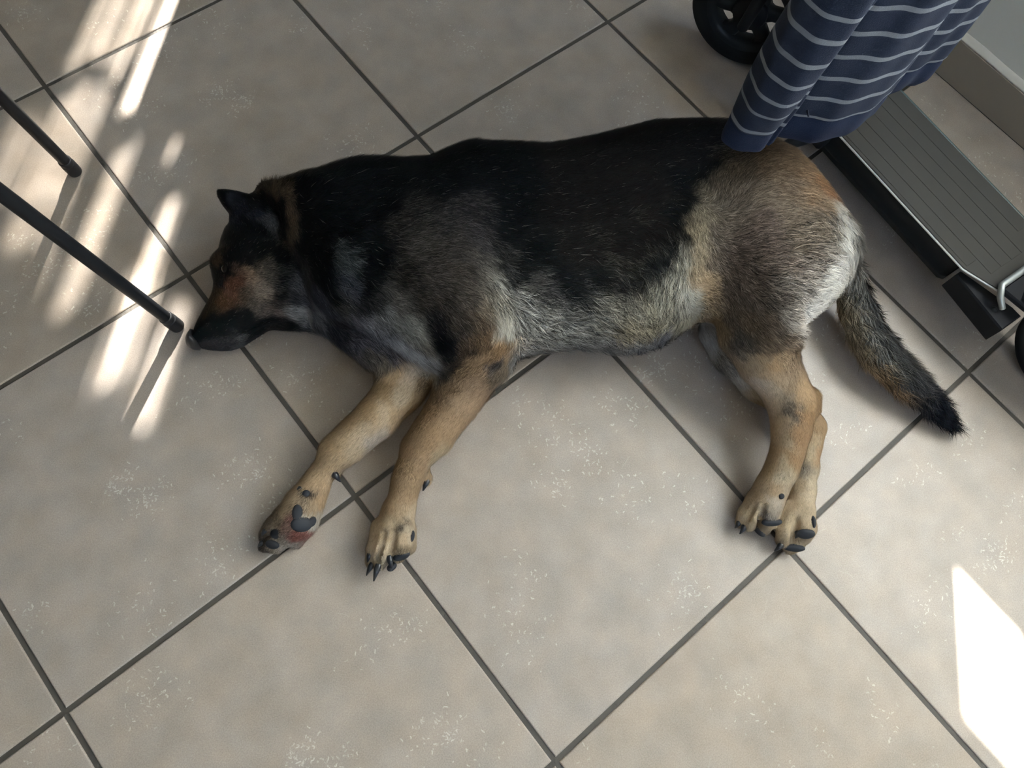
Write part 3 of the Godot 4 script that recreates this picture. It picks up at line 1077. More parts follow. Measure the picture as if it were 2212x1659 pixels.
func capsule_into(f: PackedFloat32Array, lo: Vector3, n: Vector3i, cell: float, a: Vector3, b: Vector3, ra: float, rb: float, k: float, cut: bool) -> void:
	var g := maxf(ra, rb) + k + cell * 2.0
	var p0 := (a.min(b) - Vector3.ONE * g - lo) / cell
	var p1 := (a.max(b) + Vector3.ONE * g - lo) / cell
	if p1.x < 0.0 or p1.y < 0.0 or p1.z < 0.0 or p0.x > n.x - 1 or p0.y > n.y - 1 or p0.z > n.z - 1:
		return
	var ba := b - a
	var bb := maxf(ba.dot(ba), 1e-9)
	for ix in range(maxi(int(p0.x), 0), mini(int(p1.x) + 1, n.x - 1) + 1):
		for iy in range(maxi(int(p0.y), 0), mini(int(p1.y) + 1, n.y - 1) + 1):
			var base := (ix * n.y + iy) * n.z
			for iz in range(maxi(int(p0.z), 0), mini(int(p1.z) + 1, n.z - 1) + 1):
				var p := lo + Vector3(ix, iy, iz) * cell - a
				var t := clampf(p.dot(ba) / bb, 0.0, 1.0)
				var d := (p - ba * t).length() - lerpf(ra, rb, t)
				var c := f[base + iz]
				if cut:
					var h := maxf(k - absf(c + d), 0.0) / k
					f[base + iz] = maxf(c, -d) + h * h * k * 0.25
				elif d < k:
					var h := maxf(k - absf(c - d), 0.0) / k
					f[base + iz] = minf(c, d) - h * h * k * 0.25

# one vertex in each crossed cell, one quad round each crossed edge; quads whose middle lies in a box of «leave» are left to a finer grid
func surface_net(lo: Vector3, hi: Vector3, cell: float, leave: Array, out: Dictionary, extra: Array = [], only_extra := false) -> void:
	var n := Vector3i(((hi - lo) / cell).ceil()) + Vector3i.ONE
	var f := field_of(lo, n, cell, extra, only_extra)
	var where := PackedInt32Array()
	where.resize(f.size())
	where.fill(-1)
	var verts: PackedVector3Array = out.v
	var norms: PackedVector3Array = out.n
	var index: PackedInt32Array = out.i
	var sx := n.y * n.z
	var sy := n.z
	for ix in n.x - 1:
		for iy in n.y - 1:
			for iz in n.z - 1:
				var at := ix * sx + iy * sy + iz
				var a0 := f[at]; var a1 := f[at + 1]; var a2 := f[at + sy]; var a3 := f[at + sy + 1]
				var a4 := f[at + sx]; var a5 := f[at + sx + 1]; var a6 := f[at + sx + sy]; var a7 := f[at + sx + sy + 1]
				var s := int(a0 < 0.0) + int(a1 < 0.0) + int(a2 < 0.0) + int(a3 < 0.0) + int(a4 < 0.0) + int(a5 < 0.0) + int(a6 < 0.0) + int(a7 < 0.0)
				if s == 0 or s == 8:
					continue
				var p := Vector3.ZERO
				var c := 0
				if (a0 < 0.0) != (a1 < 0.0): p += Vector3(0, 0, a0 / (a0 - a1)); c += 1
				if (a2 < 0.0) != (a3 < 0.0): p += Vector3(0, 1, a2 / (a2 - a3)); c += 1
				if (a4 < 0.0) != (a5 < 0.0): p += Vector3(1, 0, a4 / (a4 - a5)); c += 1
				if (a6 < 0.0) != (a7 < 0.0): p += Vector3(1, 1, a6 / (a6 - a7)); c += 1
				if (a0 < 0.0) != (a2 < 0.0): p += Vector3(0, a0 / (a0 - a2), 0); c += 1
				if (a1 < 0.0) != (a3 < 0.0): p += Vector3(0, a1 / (a1 - a3), 1); c += 1
				if (a4 < 0.0) != (a6 < 0.0): p += Vector3(1, a4 / (a4 - a6), 0); c += 1
				if (a5 < 0.0) != (a7 < 0.0): p += Vector3(1, a5 / (a5 - a7), 1); c += 1
				if (a0 < 0.0) != (a4 < 0.0): p += Vector3(a0 / (a0 - a4), 0, 0); c += 1
				if (a1 < 0.0) != (a5 < 0.0): p += Vector3(a1 / (a1 - a5), 0, 1); c += 1
				if (a2 < 0.0) != (a6 < 0.0): p += Vector3(a2 / (a2 - a6), 1, 0); c += 1
				if (a3 < 0.0) != (a7 < 0.0): p += Vector3(a3 / (a3 - a7), 1, 1); c += 1
				where[at] = verts.size()
				verts.append(lo + (Vector3(ix, iy, iz) + p / c) * cell)
				norms.append(Vector3(a4 + a5 + a6 + a7 - a0 - a1 - a2 - a3, a2 + a3 + a6 + a7 - a0 - a1 - a4 - a5, a1 + a3 + a5 + a7 - a0 - a2 - a4 - a6).normalized())
	for ix in range(1, n.x - 1):
		for iy in range(1, n.y - 1):
			for iz in range(1, n.z - 1):
				var at := ix * sx + iy * sy + iz
				var inside := f[at] < 0.0
				for axis in 3:
					var step: int = [sx, sy, 1][axis]
					if inside == (f[at + step] < 0.0):
						continue
					var u: int = [sy, 1, sx][axis]
					var w: int = [1, sx, sy][axis]
					var a := where[at]; var b := where[at - u]; var c := where[at - u - w]; var d := where[at - w]
					if a < 0 or b < 0 or c < 0 or d < 0:
						continue
					var mid := (verts[a] + verts[c]) * 0.5
					var skip := false
					for box in leave:
						if box.has_point(mid):
							skip = true
					if skip:
						continue
					if inside:
						index.append_array(PackedInt32Array([a, c, b, a, d, c]))
					else:
						index.append_array(PackedInt32Array([a, b, c, a, c, d]))
	out.v = verts; out.n = norms; out.i = index

# coat: x, y, z in mm and a base colour in thousandths
var coat_spots := PackedInt32Array()
# lie of the fur: x, y, z in mm, direction (x, z) in hundredths, length in tenths of a mm
var fur_spots := PackedInt32Array([
	-513, 72, 142, 68, -73, 30,
	-480, 77, 135, 67, -74, 40,
	-444, 74, 118, 84, -54, 60,
	-492, 77, 91, 41, -91, 40,
	-484, 103, 45, 29, -96, 50,
	-474, 109, 9, 40, -92, 60,
	-431, 114, 33, 83, -56, 70,
	-442, 99, 78, 97, -23, 70,
	-409, 96, 90, 99, 14, 90,
	-402, 113, 62, 98, -21, 100,
	-374, 114, 76, 92, 39, 160,
	-374, 64, 103, 96, 26, 150,
	-343, 80, 124, 95, 31, 140,
	-478, 117, -40, -83, -56, 40,
	-429, 120, -25, -89, -45, 50,
	-400, 171, -37, 90, -43, 120,
	-377, 169, 11, 47, 88, 120,
	-472, 50, 152, 84, -54, 40,
	-342, 201, -7, 98, -20, 180,
	-309, 197, -55, 94, -34, 170,
	-325, 191, 59, 97, 23, 200,
	-285, 199, 90, 94, 35, 200,
	-300, 161, 126, 64, 77, 220,
	-320, 94, 137, 77, 64, 180,
	-253, 214, -3, 99, -12, 170,
	-229, 218, 97, 97, 23, 180,
	-205, 214, -35, 99, -12, 140,
	-188, 228, 60, 99, -12, 140,
	-163, 228, 100, 98, -18, 130,
	-197, 210, 146, 95, 31, 140,
	-161, 209, 171, 59, 81, 120,
	-138, 223, 137, 96, 27, 130,
	-108, 219, 93, 82, 58, 160,
	-89, 204, 139, 53, 85, 180,
	-78, 184, 169, 30, 96, 140,
	-271, 122, 155, 96, 26, 200,
	-230, 135, 180, 83, 56, 200,
	-192, 124, 202, 62, 78, 180,
	-142, 206, -75, 100, -10, 130,
	-44, 209, -71, 100, -6, 130,
	56, 207, -94, 98, -21, 130,
	159, 209, -123, 99, -16, 130,
	235, 209, -127, 100, 1, 140,
	-77, 211, 23, 100, 9, 130,
	-14, 210, 41, 99, -12, 140,
	50, 210, 23, 97, -25, 150,
	117, 210, -3, 94, -35, 150,
	17, 204, 93, 100, -4, 170,
	80, 209, 79, 96, 27, 180,
	132, 209, 62, 56, 83, 180,
	-46, 203, 109, 100, 3, 170,
	-57, 187, 143, 94, 35, 240,
	-40, 149, 166, 89, 45, 260,
	3, 160, 149, 95, 31, 260,
	54, 166, 142, 86, 51, 260,
	31, 108, 160, 87, 49, 240,
	86, 132, 161, 54, 84, 260,
	130, 117, 160, 17, 99, 220,
	157, 145, 143, -16, 99, 220,
	147, 191, 109, -22, 98, 220,
	166, 203, 72, -29, 96, 200,
	114, 189, 123, 9, 100, 200,
	93, 164, 147, 74, 67, 220,
	93, 70, 161, 31, 95, 260,
	242, 219, 34, 100, -5, 170,
	293, 231, 2, 100, 2, 150,
	339, 231, -38, 91, 42, 130,
	267, 224, 79, 98, 19, 170,
	294, 224, 120, 99, 12, 200,
	338, 226, 77, 100, 5, 240,
	356, 191, 114, 97, -22, 260,
	188, 210, 16, 6, 100, 100,
	183, 200, 69, 21, 98, 100,
	199, 174, 98, 100, -4, 90,
	226, 127, 118, 35, 94, 100,
	236, 177, 112, 65, 76, 150,
	252, 157, 159, 65, 76, 140,
	276, 195, 161, 81, 59, 160,
	309, 208, 159, 98, 19, 220,
	396, 218, 26, 29, 96, 200,
	440, 152, 46, 10, 99, 240,
	224, 213, -29, 30, -95, 140,
	477, 76, 68, 11, 99, 260,
	495, 67, 127, 27, 96, 270,
	528, 60, 169, 54, 84, 270,
	575, 46, 208, 59, 81, 270,
	623, 31, 238, 52, 85, 260,
	287, 141, 201, 34, 94, 80,
	320, 140, 206, 34, 94, 90,
	321, 111, 245, 1, 100, 60,
	350, 118, 253, 19, 98, 60,
	323, 92, 294, -19, 98, 50,
	316, 78, 338, -42, 91, 60,
	293, 58, 374, -68, 74, 45,
	305, 54, 398, -31, 95, 40,
	280, 35, 395, -53, 85, 35,
	239, 43, 125, 56, 83, 140,
	269, 48, 172, 66, 75, 100,
	307, 51, 210, 66, 75, 80,
	399, 55, 267, -7, 100, 50,
	380, 50, 316, -21, 98, 60,
	363, 52, 378, -22, 98, 45,
	351, 38, 416, -32, 95, 40,
	-86, 163, 201, -18, 98, 80,
	-109, 139, 219, -51, 86, 80,
	-146, 106, 248, -60, 80, 70,
	-183, 83, 296, -52, 85, 60,
	-207, 63, 344, -29, 96, 60,
	-212, 59, 388, -16, 99, 60,
	-223, 52, 425, -19, 98, 40,
	-244, 42, 449, -14, 99, 35,
	-170, 67, 318, -67, 74, 100,
	-199, 82, 221, -66, 75, 80,
	-237, 78, 248, -65, 76, 80,
	-274, 71, 281, -69, 72, 80,
	-298, 60, 319, -65, 76, 90,
	-330, 49, 336, -52, 85, 80,
	-332, 48, 382, -33, 94, 90,
	-362, 53, 386, -65, 76, 80,
	-387, 40, 413, -65, 76, 35,
	-374, 33, 437, -88, 48, 40,
])

func lay_coat() -> void:
	coat_spots.append_array(PackedInt32Array([
		-521, 70, 137, 7, 8, 9,
		-513, 68, 148, 7, 8, 9,
		-486, 77, 136, 7, 8, 9,
		-468, 77, 128, 7, 8, 9,
		-444, 74, 118, 7, 8, 9,
		-433, 58, 125, 7, 8, 9,
		-416, 53, 114, 7, 8, 9,
		-508, 71, 110, 28, 22, 15,
		-482, 62, 154, 30, 28, 30,
		-500, 53, 158, 40, 38, 42,
		-471, 54, 151, 36, 35, 38,
		-461, 56, 146, 58, 58, 59,
		-449, 38, 143, 22, 21, 24,
		-480, 71, 146, 7, 8, 9,
		-456, 66, 138, 7, 8, 9,
		-444, 49, 138, 7, 8, 9,
		-465, 66, 146, 16, 16, 17,
		-425, 35, 123, 22, 20, 20,
		-462, 37, 152, 60, 60, 65,
		-497, 74, 90, 45, 30, 18,
		-484, 79, 98, 70, 38, 22,
		-500, 75, 102, 36, 26, 16,
		-471, 85, 83, 95, 44, 28,
		-464, 92, 76, 110, 52, 34,
		-473, 81, 91, 125, 64, 44,
		-456, 99, 71, 90, 45, 31,
		-459, 102, 66, 90, 50, 35,
		-466, 102, 62, 60, 40, 32,
		-445, 106, 67, 230, 160, 110,
		-439, 102, 76, 250, 180, 130,
		-432, 97, 84, 240, 190, 150,
		-443, 90, 89, 110, 85, 65,
		-430, 88, 94, 230, 185, 145,
		-423, 94, 90, 220, 180, 145,
		-418, 90, 95, 190, 150, 120,
		-437, 83, 100, 90, 75, 62,
		-451, 83, 96, 70, 50, 36,
		-420, 85, 98, 7, 8, 9,
		-432, 108, 68, 120, 100, 80,
		-418, 107, 74, 70, 62, 52,
		-408, 103, 83, 40, 37, 35,
		-428, 76, 107, 90, 75, 65,
		-415, 75, 106, 110, 85, 72,
		-407, 83, 102, 50, 42, 38,
		-406, 68, 110, 151, 119, 106,
		-408, 91, 95, 7, 8, 9,
		-402, 106, 80, 7, 8, 9,
		-395, 112, 68, 22, 22, 22,
		-388, 110, 74, 40, 40, 42,
		-375, 110, 81, 80, 80, 86,
		-368, 105, 89, 69, 66, 69,
		-364, 88, 99, 69, 66, 75,
		-387, 91, 94, 35, 34, 36,
		-336, 130, 119, 57, 55, 69,
		-393, 67, 109, 240, 233, 227,
		-382, 57, 108, 290, 280, 265,
		-364, 65, 107, 265, 258, 252,
		-342, 93, 119, 189, 186, 189,
		-347, 78, 122, 151, 151, 157,
		-376, 47, 112, 151, 148, 148,
		-397, 43, 117, 7, 8, 9,
		-377, 38, 118, 30, 30, 33,
		-353, 56, 125, 45, 45, 50,
		-406, 53, 114, 20, 18, 18,
		-481, 105, 15, 7, 8, 9,
		-483, 108, 36, 16, 14, 12,
		-496, 99, 37, 40, 28, 18,
		-492, 102, 26, 26, 20, 14,
		-457, 114, 34, 7, 8, 9,
		-431, 114, 33, 7, 8, 9,
	]))
	coat_spots.append_array(PackedInt32Array([
		-470, 108, 47, 7, 8, 9,
		-493, 96, 46, 55, 36, 22,
		-486, 91, 61, 7, 8, 9,
		-498, 81, 56, 7, 8, 9,
		-486, 86, 70, 14, 14, 16,
		-474, 98, 64, 7, 8, 9,
		-442, 112, 55, 7, 8, 9,
		-403, 115, 48, 7, 8, 9,
		-456, 112, 48, 7, 8, 9,
		-492, 119, -54, 7, 8, 9,
		-472, 119, -47, 12, 13, 18,
		-464, 118, -32, 14, 15, 22,
		-472, 114, -15, 14, 15, 20,
		-447, 124, -45, 7, 8, 9,
		-429, 131, -41, 7, 8, 9,
		-436, 118, -18, 20, 22, 32,
		-419, 119, -14, 60, 62, 72,
		-414, 119, -7, 70, 72, 80,
		-407, 130, -19, 7, 8, 9,
		-426, 125, -30, 7, 8, 9,
		-454, 116, -2, 7, 8, 9,
		-434, 116, 4, 7, 8, 9,
		-400, 172, -38, 60, 45, 30,
		-407, 160, -35, 80, 55, 38,
		-388, 175, -21, 90, 65, 45,
		-381, 172, -1, 95, 68, 48,
		-377, 165, 16, 110, 78, 52,
		-376, 158, 27, 100, 75, 52,
		-387, 142, 21, 70, 52, 36,
		-418, 153, -47, 35, 28, 18,
		-436, 128, -55, 25, 20, 14,
		-362, 164, 44, 7, 8, 9,
		-368, 192, -24, 7, 8, 9,
		-385, 185, -39, 20, 16, 11,
		-392, 153, 2, 7, 8, 9,
		-394, 163, -14, 7, 8, 9,
		-366, 188, -7, 7, 8, 9,
		-360, 181, 18, 7, 8, 9,
		-358, 173, 38, 7, 8, 9,
		-370, 155, 40, 7, 8, 9,
		-394, 136, 14, 7, 8, 9,
		-411, 143, -26, 7, 8, 9,
		-342, 203, -20, 7, 8, 9,
		-327, 202, 15, 7, 8, 9,
		-312, 201, 50, 7, 8, 9,
		-339, 175, 71, 7, 8, 9,
		-325, 170, 103, 7, 8, 9,
		-292, 210, -18, 7, 8, 9,
		-264, 213, 19, 7, 8, 9,
		-260, 209, 87, 7, 8, 9,
		-273, 190, 112, 7, 8, 9,
		-287, 209, 54, 7, 8, 9,
		-301, 200, 77, 35, 40, 42,
		-298, 193, 94, 40, 46, 48,
		-295, 183, 109, 42, 46, 55,
		-294, 171, 120, 60, 60, 72,
		-296, 162, 126, 70, 66, 66,
		-304, 149, 131, 50, 48, 40,
		-373, 131, 55, 24, 24, 25,
		-361, 134, 75, 45, 45, 46,
		-335, 88, 127, 20, 20, 26,
		-325, 83, 139, 22, 22, 28,
		-338, 117, 120, 30, 28, 36,
		-313, 157, 124, 7, 8, 9,
		-280, 169, 129, 7, 8, 9,
		-318, 188, 85, 7, 8, 9,
		-256, 206, -45, 7, 8, 9,
		-332, 200, -37, 7, 8, 9,
		-289, 137, 142, 100, 95, 108,
		-277, 127, 151, 249, 249, 274,
	]))
	coat_spots.append_array(PackedInt32Array([
		-262, 148, 152, 249, 249, 258,
		-241, 170, 155, 233, 233, 224,
		-216, 176, 171, 266, 262, 233,
		-250, 133, 166, 332, 332, 358,
		-223, 142, 183, 382, 382, 391,
		-198, 144, 197, 400, 400, 407,
		-186, 115, 205, 349, 340, 332,
		-203, 172, 182, 249, 240, 207,
		-194, 160, 193, 182, 165, 136,
		-286, 95, 155, 91, 85, 100,
		-266, 93, 171, 82, 79, 91,
		-239, 99, 183, 100, 95, 108,
		-180, 95, 206, 282, 249, 200,
		-274, 161, 138, 26, 25, 27,
		-254, 177, 139, 45, 43, 42,
		-222, 192, 151, 116, 107, 95,
		-266, 87, 177, 116, 102, 85,
		-246, 89, 190, 216, 182, 140,
		-306, 103, 141, 25, 23, 27,
		-235, 213, -19, 7, 8, 9,
		-205, 214, -35, 7, 8, 9,
		-202, 227, 25, 18, 17, 17,
		-172, 224, -15, 7, 8, 9,
		-218, 226, 60, 22, 20, 19,
		-200, 227, 74, 38, 34, 31,
		-170, 228, 45, 26, 24, 24,
		-140, 225, 20, 24, 22, 23,
		-127, 223, 54, 36, 33, 34,
		-151, 227, 86, 36, 32, 30,
		-180, 226, 113, 38, 33, 30,
		-210, 216, 123, 25, 22, 20,
		-138, 225, 118, 45, 38, 33,
		-121, 222, 95, 70, 62, 55,
		-115, 220, 73, 45, 42, 42,
		-161, 219, 149, 32, 27, 24,
		-197, 207, 151, 36, 31, 27,
		-132, 220, 148, 50, 42, 35,
		-114, 217, 126, 110, 98, 82,
		-172, 198, 179, 14, 13, 14,
		-154, 172, 206, 12, 12, 13,
		-166, 181, 198, 7, 8, 9,
		-137, 205, 181, 40, 32, 26,
		-119, 209, 176, 80, 58, 40,
		-112, 192, 194, 130, 85, 50,
		-130, 179, 202, 60, 42, 30,
		-147, 143, 215, 20, 17, 15,
		-166, 120, 213, 50, 45, 38,
		-107, 211, 150, 140, 115, 85,
		-95, 207, 140, 260, 235, 190,
		-82, 195, 154, 360, 335, 280,
		-77, 183, 169, 400, 375, 320,
		-86, 201, 144, 230, 215, 180,
		-102, 215, 111, 190, 180, 155,
		-89, 209, 121, 240, 232, 205,
		-108, 219, 93, 90, 86, 76,
		-76, 200, 136, 193, 190, 176,
		-102, 217, 70, 18, 18, 18,
		-93, 215, 90, 16, 16, 16,
		-83, 210, 108, 30, 30, 30,
		-109, 217, 36, 14, 14, 15,
		-122, 221, 31, 18, 17, 18,
		-80, 169, 190, 252, 161, 86,
		-92, 158, 206, 287, 189, 109,
		-80, 127, 210, 161, 126, 92,
		-88, 142, 209, 69, 64, 64,
		-72, 130, 197, 379, 264, 161,
		-110, 155, 212, 333, 224, 132,
		-134, 136, 219, 264, 178, 103,
		-153, 112, 230, 228, 156, 96,
		-165, 99, 240, 204, 138, 84,
	]))
	coat_spots.append_array(PackedInt32Array([
		-115, 120, 232, 370, 255, 165,
		-133, 102, 254, 480, 336, 216,
		-152, 92, 271, 456, 312, 192,
		-171, 90, 264, 312, 204, 120,
		-190, 81, 282, 324, 216, 126,
		-176, 82, 302, 420, 282, 168,
		-202, 72, 313, 336, 222, 132,
		-207, 64, 338, 300, 204, 120,
		-216, 61, 330, 324, 216, 126,
		-182, 67, 325, 456, 312, 192,
		-166, 60, 319, 504, 396, 264,
		-206, 60, 363, 336, 234, 144,
		-219, 58, 375, 384, 264, 162,
		-211, 59, 395, 456, 336, 216,
		-199, 49, 399, 504, 396, 276,
		-231, 55, 388, 444, 312, 192,
		-223, 58, 414, 480, 372, 246,
		-242, 50, 425, 456, 336, 210,
		-247, 44, 443, 504, 384, 258,
		-234, 48, 450, 564, 450, 312,
		-213, 53, 438, 504, 384, 258,
		-204, 53, 425, 516, 420, 300,
		-211, 58, 418, 72, 62, 50,
		-209, 47, 449, 240, 186, 126,
		-250, 29, 462, 300, 240, 168,
		-237, 36, 462, 276, 228, 168,
		-232, 90, 204, 582, 416, 249,
		-212, 92, 211, 549, 433, 316,
		-186, 80, 213, 252, 174, 102,
		-237, 82, 229, 396, 276, 156,
		-218, 81, 235, 504, 396, 276,
		-199, 61, 242, 396, 276, 156,
		-262, 76, 255, 468, 324, 186,
		-243, 76, 261, 540, 420, 288,
		-224, 62, 263, 456, 324, 198,
		-288, 67, 273, 480, 336, 198,
		-267, 69, 287, 552, 432, 300,
		-255, 56, 296, 516, 432, 348,
		-299, 66, 300, 516, 384, 246,
		-280, 59, 311, 540, 420, 288,
		-311, 63, 306, 504, 360, 216,
		-324, 56, 318, 516, 372, 228,
		-305, 52, 330, 504, 372, 234,
		-330, 49, 336, 480, 348, 216,
		-341, 49, 356, 468, 336, 210,
		-322, 42, 361, 492, 348, 216,
		-327, 43, 380, 480, 336, 204,
		-332, 45, 394, 396, 288, 180,
		-356, 49, 367, 396, 288, 192,
		-362, 53, 386, 432, 324, 216,
		-370, 52, 399, 396, 300, 204,
		-339, 51, 371, 72, 62, 54,
		-355, 55, 396, 240, 180, 126,
		-358, 55, 409, 180, 96, 78,
		-354, 40, 431, 216, 90, 74,
		-342, 38, 428, 228, 102, 84,
		-362, 51, 420, 228, 144, 114,
		-380, 45, 408, 240, 186, 132,
		-395, 37, 417, 144, 114, 84,
		-394, 28, 430, 108, 90, 72,
		-374, 33, 437, 240, 204, 168,
		-365, 27, 439, 276, 246, 216,
		-402, 24, 435, 72, 62, 54,
		-386, 29, 445, 216, 180, 144,
		-329, 40, 398, 504, 456, 384,
		-335, 45, 406, 540, 504, 444,
		-299, 42, 334, 480, 360, 240,
		-77, 209, -69, 7, 8, 9,
		-11, 208, -73, 12, 11, 11,
		56, 207, -94, 12, 11, 11,
	]))
	coat_spots.append_array(PackedInt32Array([
		124, 208, -113, 12, 11, 11,
		195, 207, -134, 12, 11, 11,
		-77, 210, 8, 7, 8, 9,
		-13, 210, 4, 12, 11, 11,
		51, 210, 1, 12, 11, 11,
		118, 210, -25, 12, 11, 11,
		166, 210, -43, 7, 8, 9,
		190, 210, -92, 12, 11, 11,
		221, 209, -126, 12, 11, 11,
		218, 210, -101, 18, 15, 13,
		-90, 213, 46, 7, 8, 9,
		-46, 210, 78, 7, 8, 9,
		17, 209, 75, 12, 11, 11,
		81, 210, 51, 12, 11, 11,
		127, 210, 34, 12, 11, 11,
		149, 210, 11, 7, 8, 9,
		170, 210, -5, 7, 8, 9,
		178, 210, -28, 7, 8, 9,
		-64, 207, 105, 7, 8, 9,
		-14, 199, 109, 7, 8, 9,
		37, 198, 106, 7, 8, 9,
		87, 202, 103, 14, 14, 13,
		112, 206, 90, 7, 8, 9,
		132, 207, 76, 7, 8, 9,
		149, 209, 54, 7, 8, 9,
		160, 210, 36, 18, 17, 15,
		190, 210, -48, 7, 8, 9,
		209, 210, -73, 7, 8, 9,
		224, 210, -90, 20, 17, 14,
		240, 210, -111, 22, 18, 15,
		-71, 210, -30, 7, 8, 9,
		-129, 217, -37, 7, 8, 9,
		-168, 197, -80, 7, 8, 9,
		-220, 194, -72, 7, 8, 9,
		-51, 199, 121, 50, 48, 46,
		-26, 193, 123, 32, 31, 32,
		6, 191, 120, 7, 8, 9,
		25, 187, 123, 22, 22, 23,
		69, 194, 114, 18, 17, 17,
		106, 199, 108, 16, 15, 15,
		-63, 192, 139, 170, 168, 157,
		-55, 174, 157, 261, 255, 232,
		-40, 149, 166, 284, 277, 252,
		-23, 170, 147, 228, 222, 199,
		-12, 179, 137, 102, 99, 94,
		21, 171, 139, 124, 121, 111,
		39, 181, 129, 170, 162, 138,
		7, 136, 159, 261, 255, 232,
		44, 151, 150, 273, 261, 228,
		65, 178, 133, 261, 244, 199,
		87, 164, 147, 250, 216, 153,
		83, 149, 155, 284, 244, 176,
		64, 113, 161, 228, 223, 216,
		12, 98, 162, 216, 211, 202,
		-50, 115, 180, 228, 223, 213,
		-64, 121, 190, 182, 177, 169,
		98, 110, 164, 216, 213, 210,
		130, 117, 160, 170, 168, 176,
		162, 129, 146, 136, 136, 153,
		101, 189, 124, 205, 187, 147,
		82, 189, 124, 170, 159, 130,
		116, 180, 133, 375, 342, 261,
		140, 159, 143, 228, 205, 147,
		144, 170, 134, 319, 296, 238,
		180, 138, 132, 330, 301, 228,
		126, 195, 112, 330, 313, 255,
		146, 200, 92, 375, 358, 301,
		159, 204, 72, 296, 282, 232,
		169, 184, 104, 375, 364, 319,
		180, 166, 116, 307, 296, 255,
	]))
	coat_spots.append_array(PackedInt32Array([
		164, 207, 56, 142, 134, 112,
		141, 185, 120, 352, 336, 273,
		126, 162, 145, 273, 238, 170,
		97, 176, 138, 228, 216, 182,
		184, 151, 123, 273, 255, 216,
		113, 198, 110, 170, 160, 130,
		192, 210, -29, 112, 98, 76,
		189, 210, 1, 190, 162, 117,
		182, 209, 31, 235, 196, 134,
		181, 204, 57, 268, 218, 151,
		183, 194, 80, 280, 218, 145,
		196, 183, 89, 313, 229, 145,
		203, 162, 106, 302, 218, 134,
		190, 181, 95, 324, 240, 156,
		207, 196, 66, 123, 98, 76,
		210, 209, 29, 106, 89, 73,
		217, 211, -14, 123, 106, 87,
		226, 212, -45, 100, 82, 64,
		213, 210, -46, 60, 50, 40,
		253, 218, -66, 89, 69, 51,
		252, 212, -102, 45, 34, 26,
		284, 219, -106, 90, 62, 42,
		284, 227, -69, 134, 98, 67,
		319, 227, -78, 168, 120, 80,
		345, 226, -65, 190, 128, 80,
		366, 220, -53, 212, 123, 67,
		379, 218, -38, 201, 100, 50,
		312, 231, -37, 156, 117, 84,
		343, 231, -23, 212, 145, 91,
		362, 229, -10, 201, 145, 96,
		344, 230, 43, 168, 136, 103,
		332, 229, 68, 148, 119, 97,
		271, 229, -21, 145, 117, 91,
		247, 221, -17, 140, 117, 95,
		233, 217, 3, 123, 103, 85,
		266, 228, 24, 117, 91, 76,
		305, 231, 16, 145, 115, 87,
		337, 231, 22, 168, 136, 103,
		242, 216, 47, 106, 82, 69,
		274, 228, 60, 112, 87, 73,
		313, 230, 59, 145, 117, 89,
		231, 203, 69, 95, 73, 60,
		262, 219, 90, 112, 87, 71,
		296, 229, 95, 148, 118, 97,
		230, 180, 100, 106, 82, 64,
		254, 197, 122, 128, 100, 78,
		283, 218, 131, 123, 103, 87,
		237, 150, 128, 134, 106, 80,
		258, 179, 148, 145, 109, 76,
		275, 198, 156, 156, 120, 89,
		248, 148, 163, 84, 73, 62,
		258, 154, 172, 89, 76, 62,
		277, 171, 178, 168, 125, 85,
		296, 189, 179, 190, 145, 106,
		228, 131, 119, 280, 207, 128,
		237, 132, 143, 246, 190, 128,
		386, 219, -18, 456, 418, 359,
		389, 220, -2, 532, 503, 448,
		372, 229, 19, 256, 223, 184,
		387, 223, 22, 570, 541, 488,
		391, 218, 41, 589, 560, 508,
		361, 226, 54, 286, 255, 217,
		346, 226, 69, 222, 196, 166,
		370, 216, 70, 541, 513, 486,
		406, 203, 46, 532, 503, 458,
		405, 188, 67, 513, 484, 428,
		356, 213, 90, 595, 574, 524,
		323, 225, 91, 201, 174, 150,
		325, 215, 114, 350, 319, 284,
		356, 191, 114, 595, 574, 535,
	]))
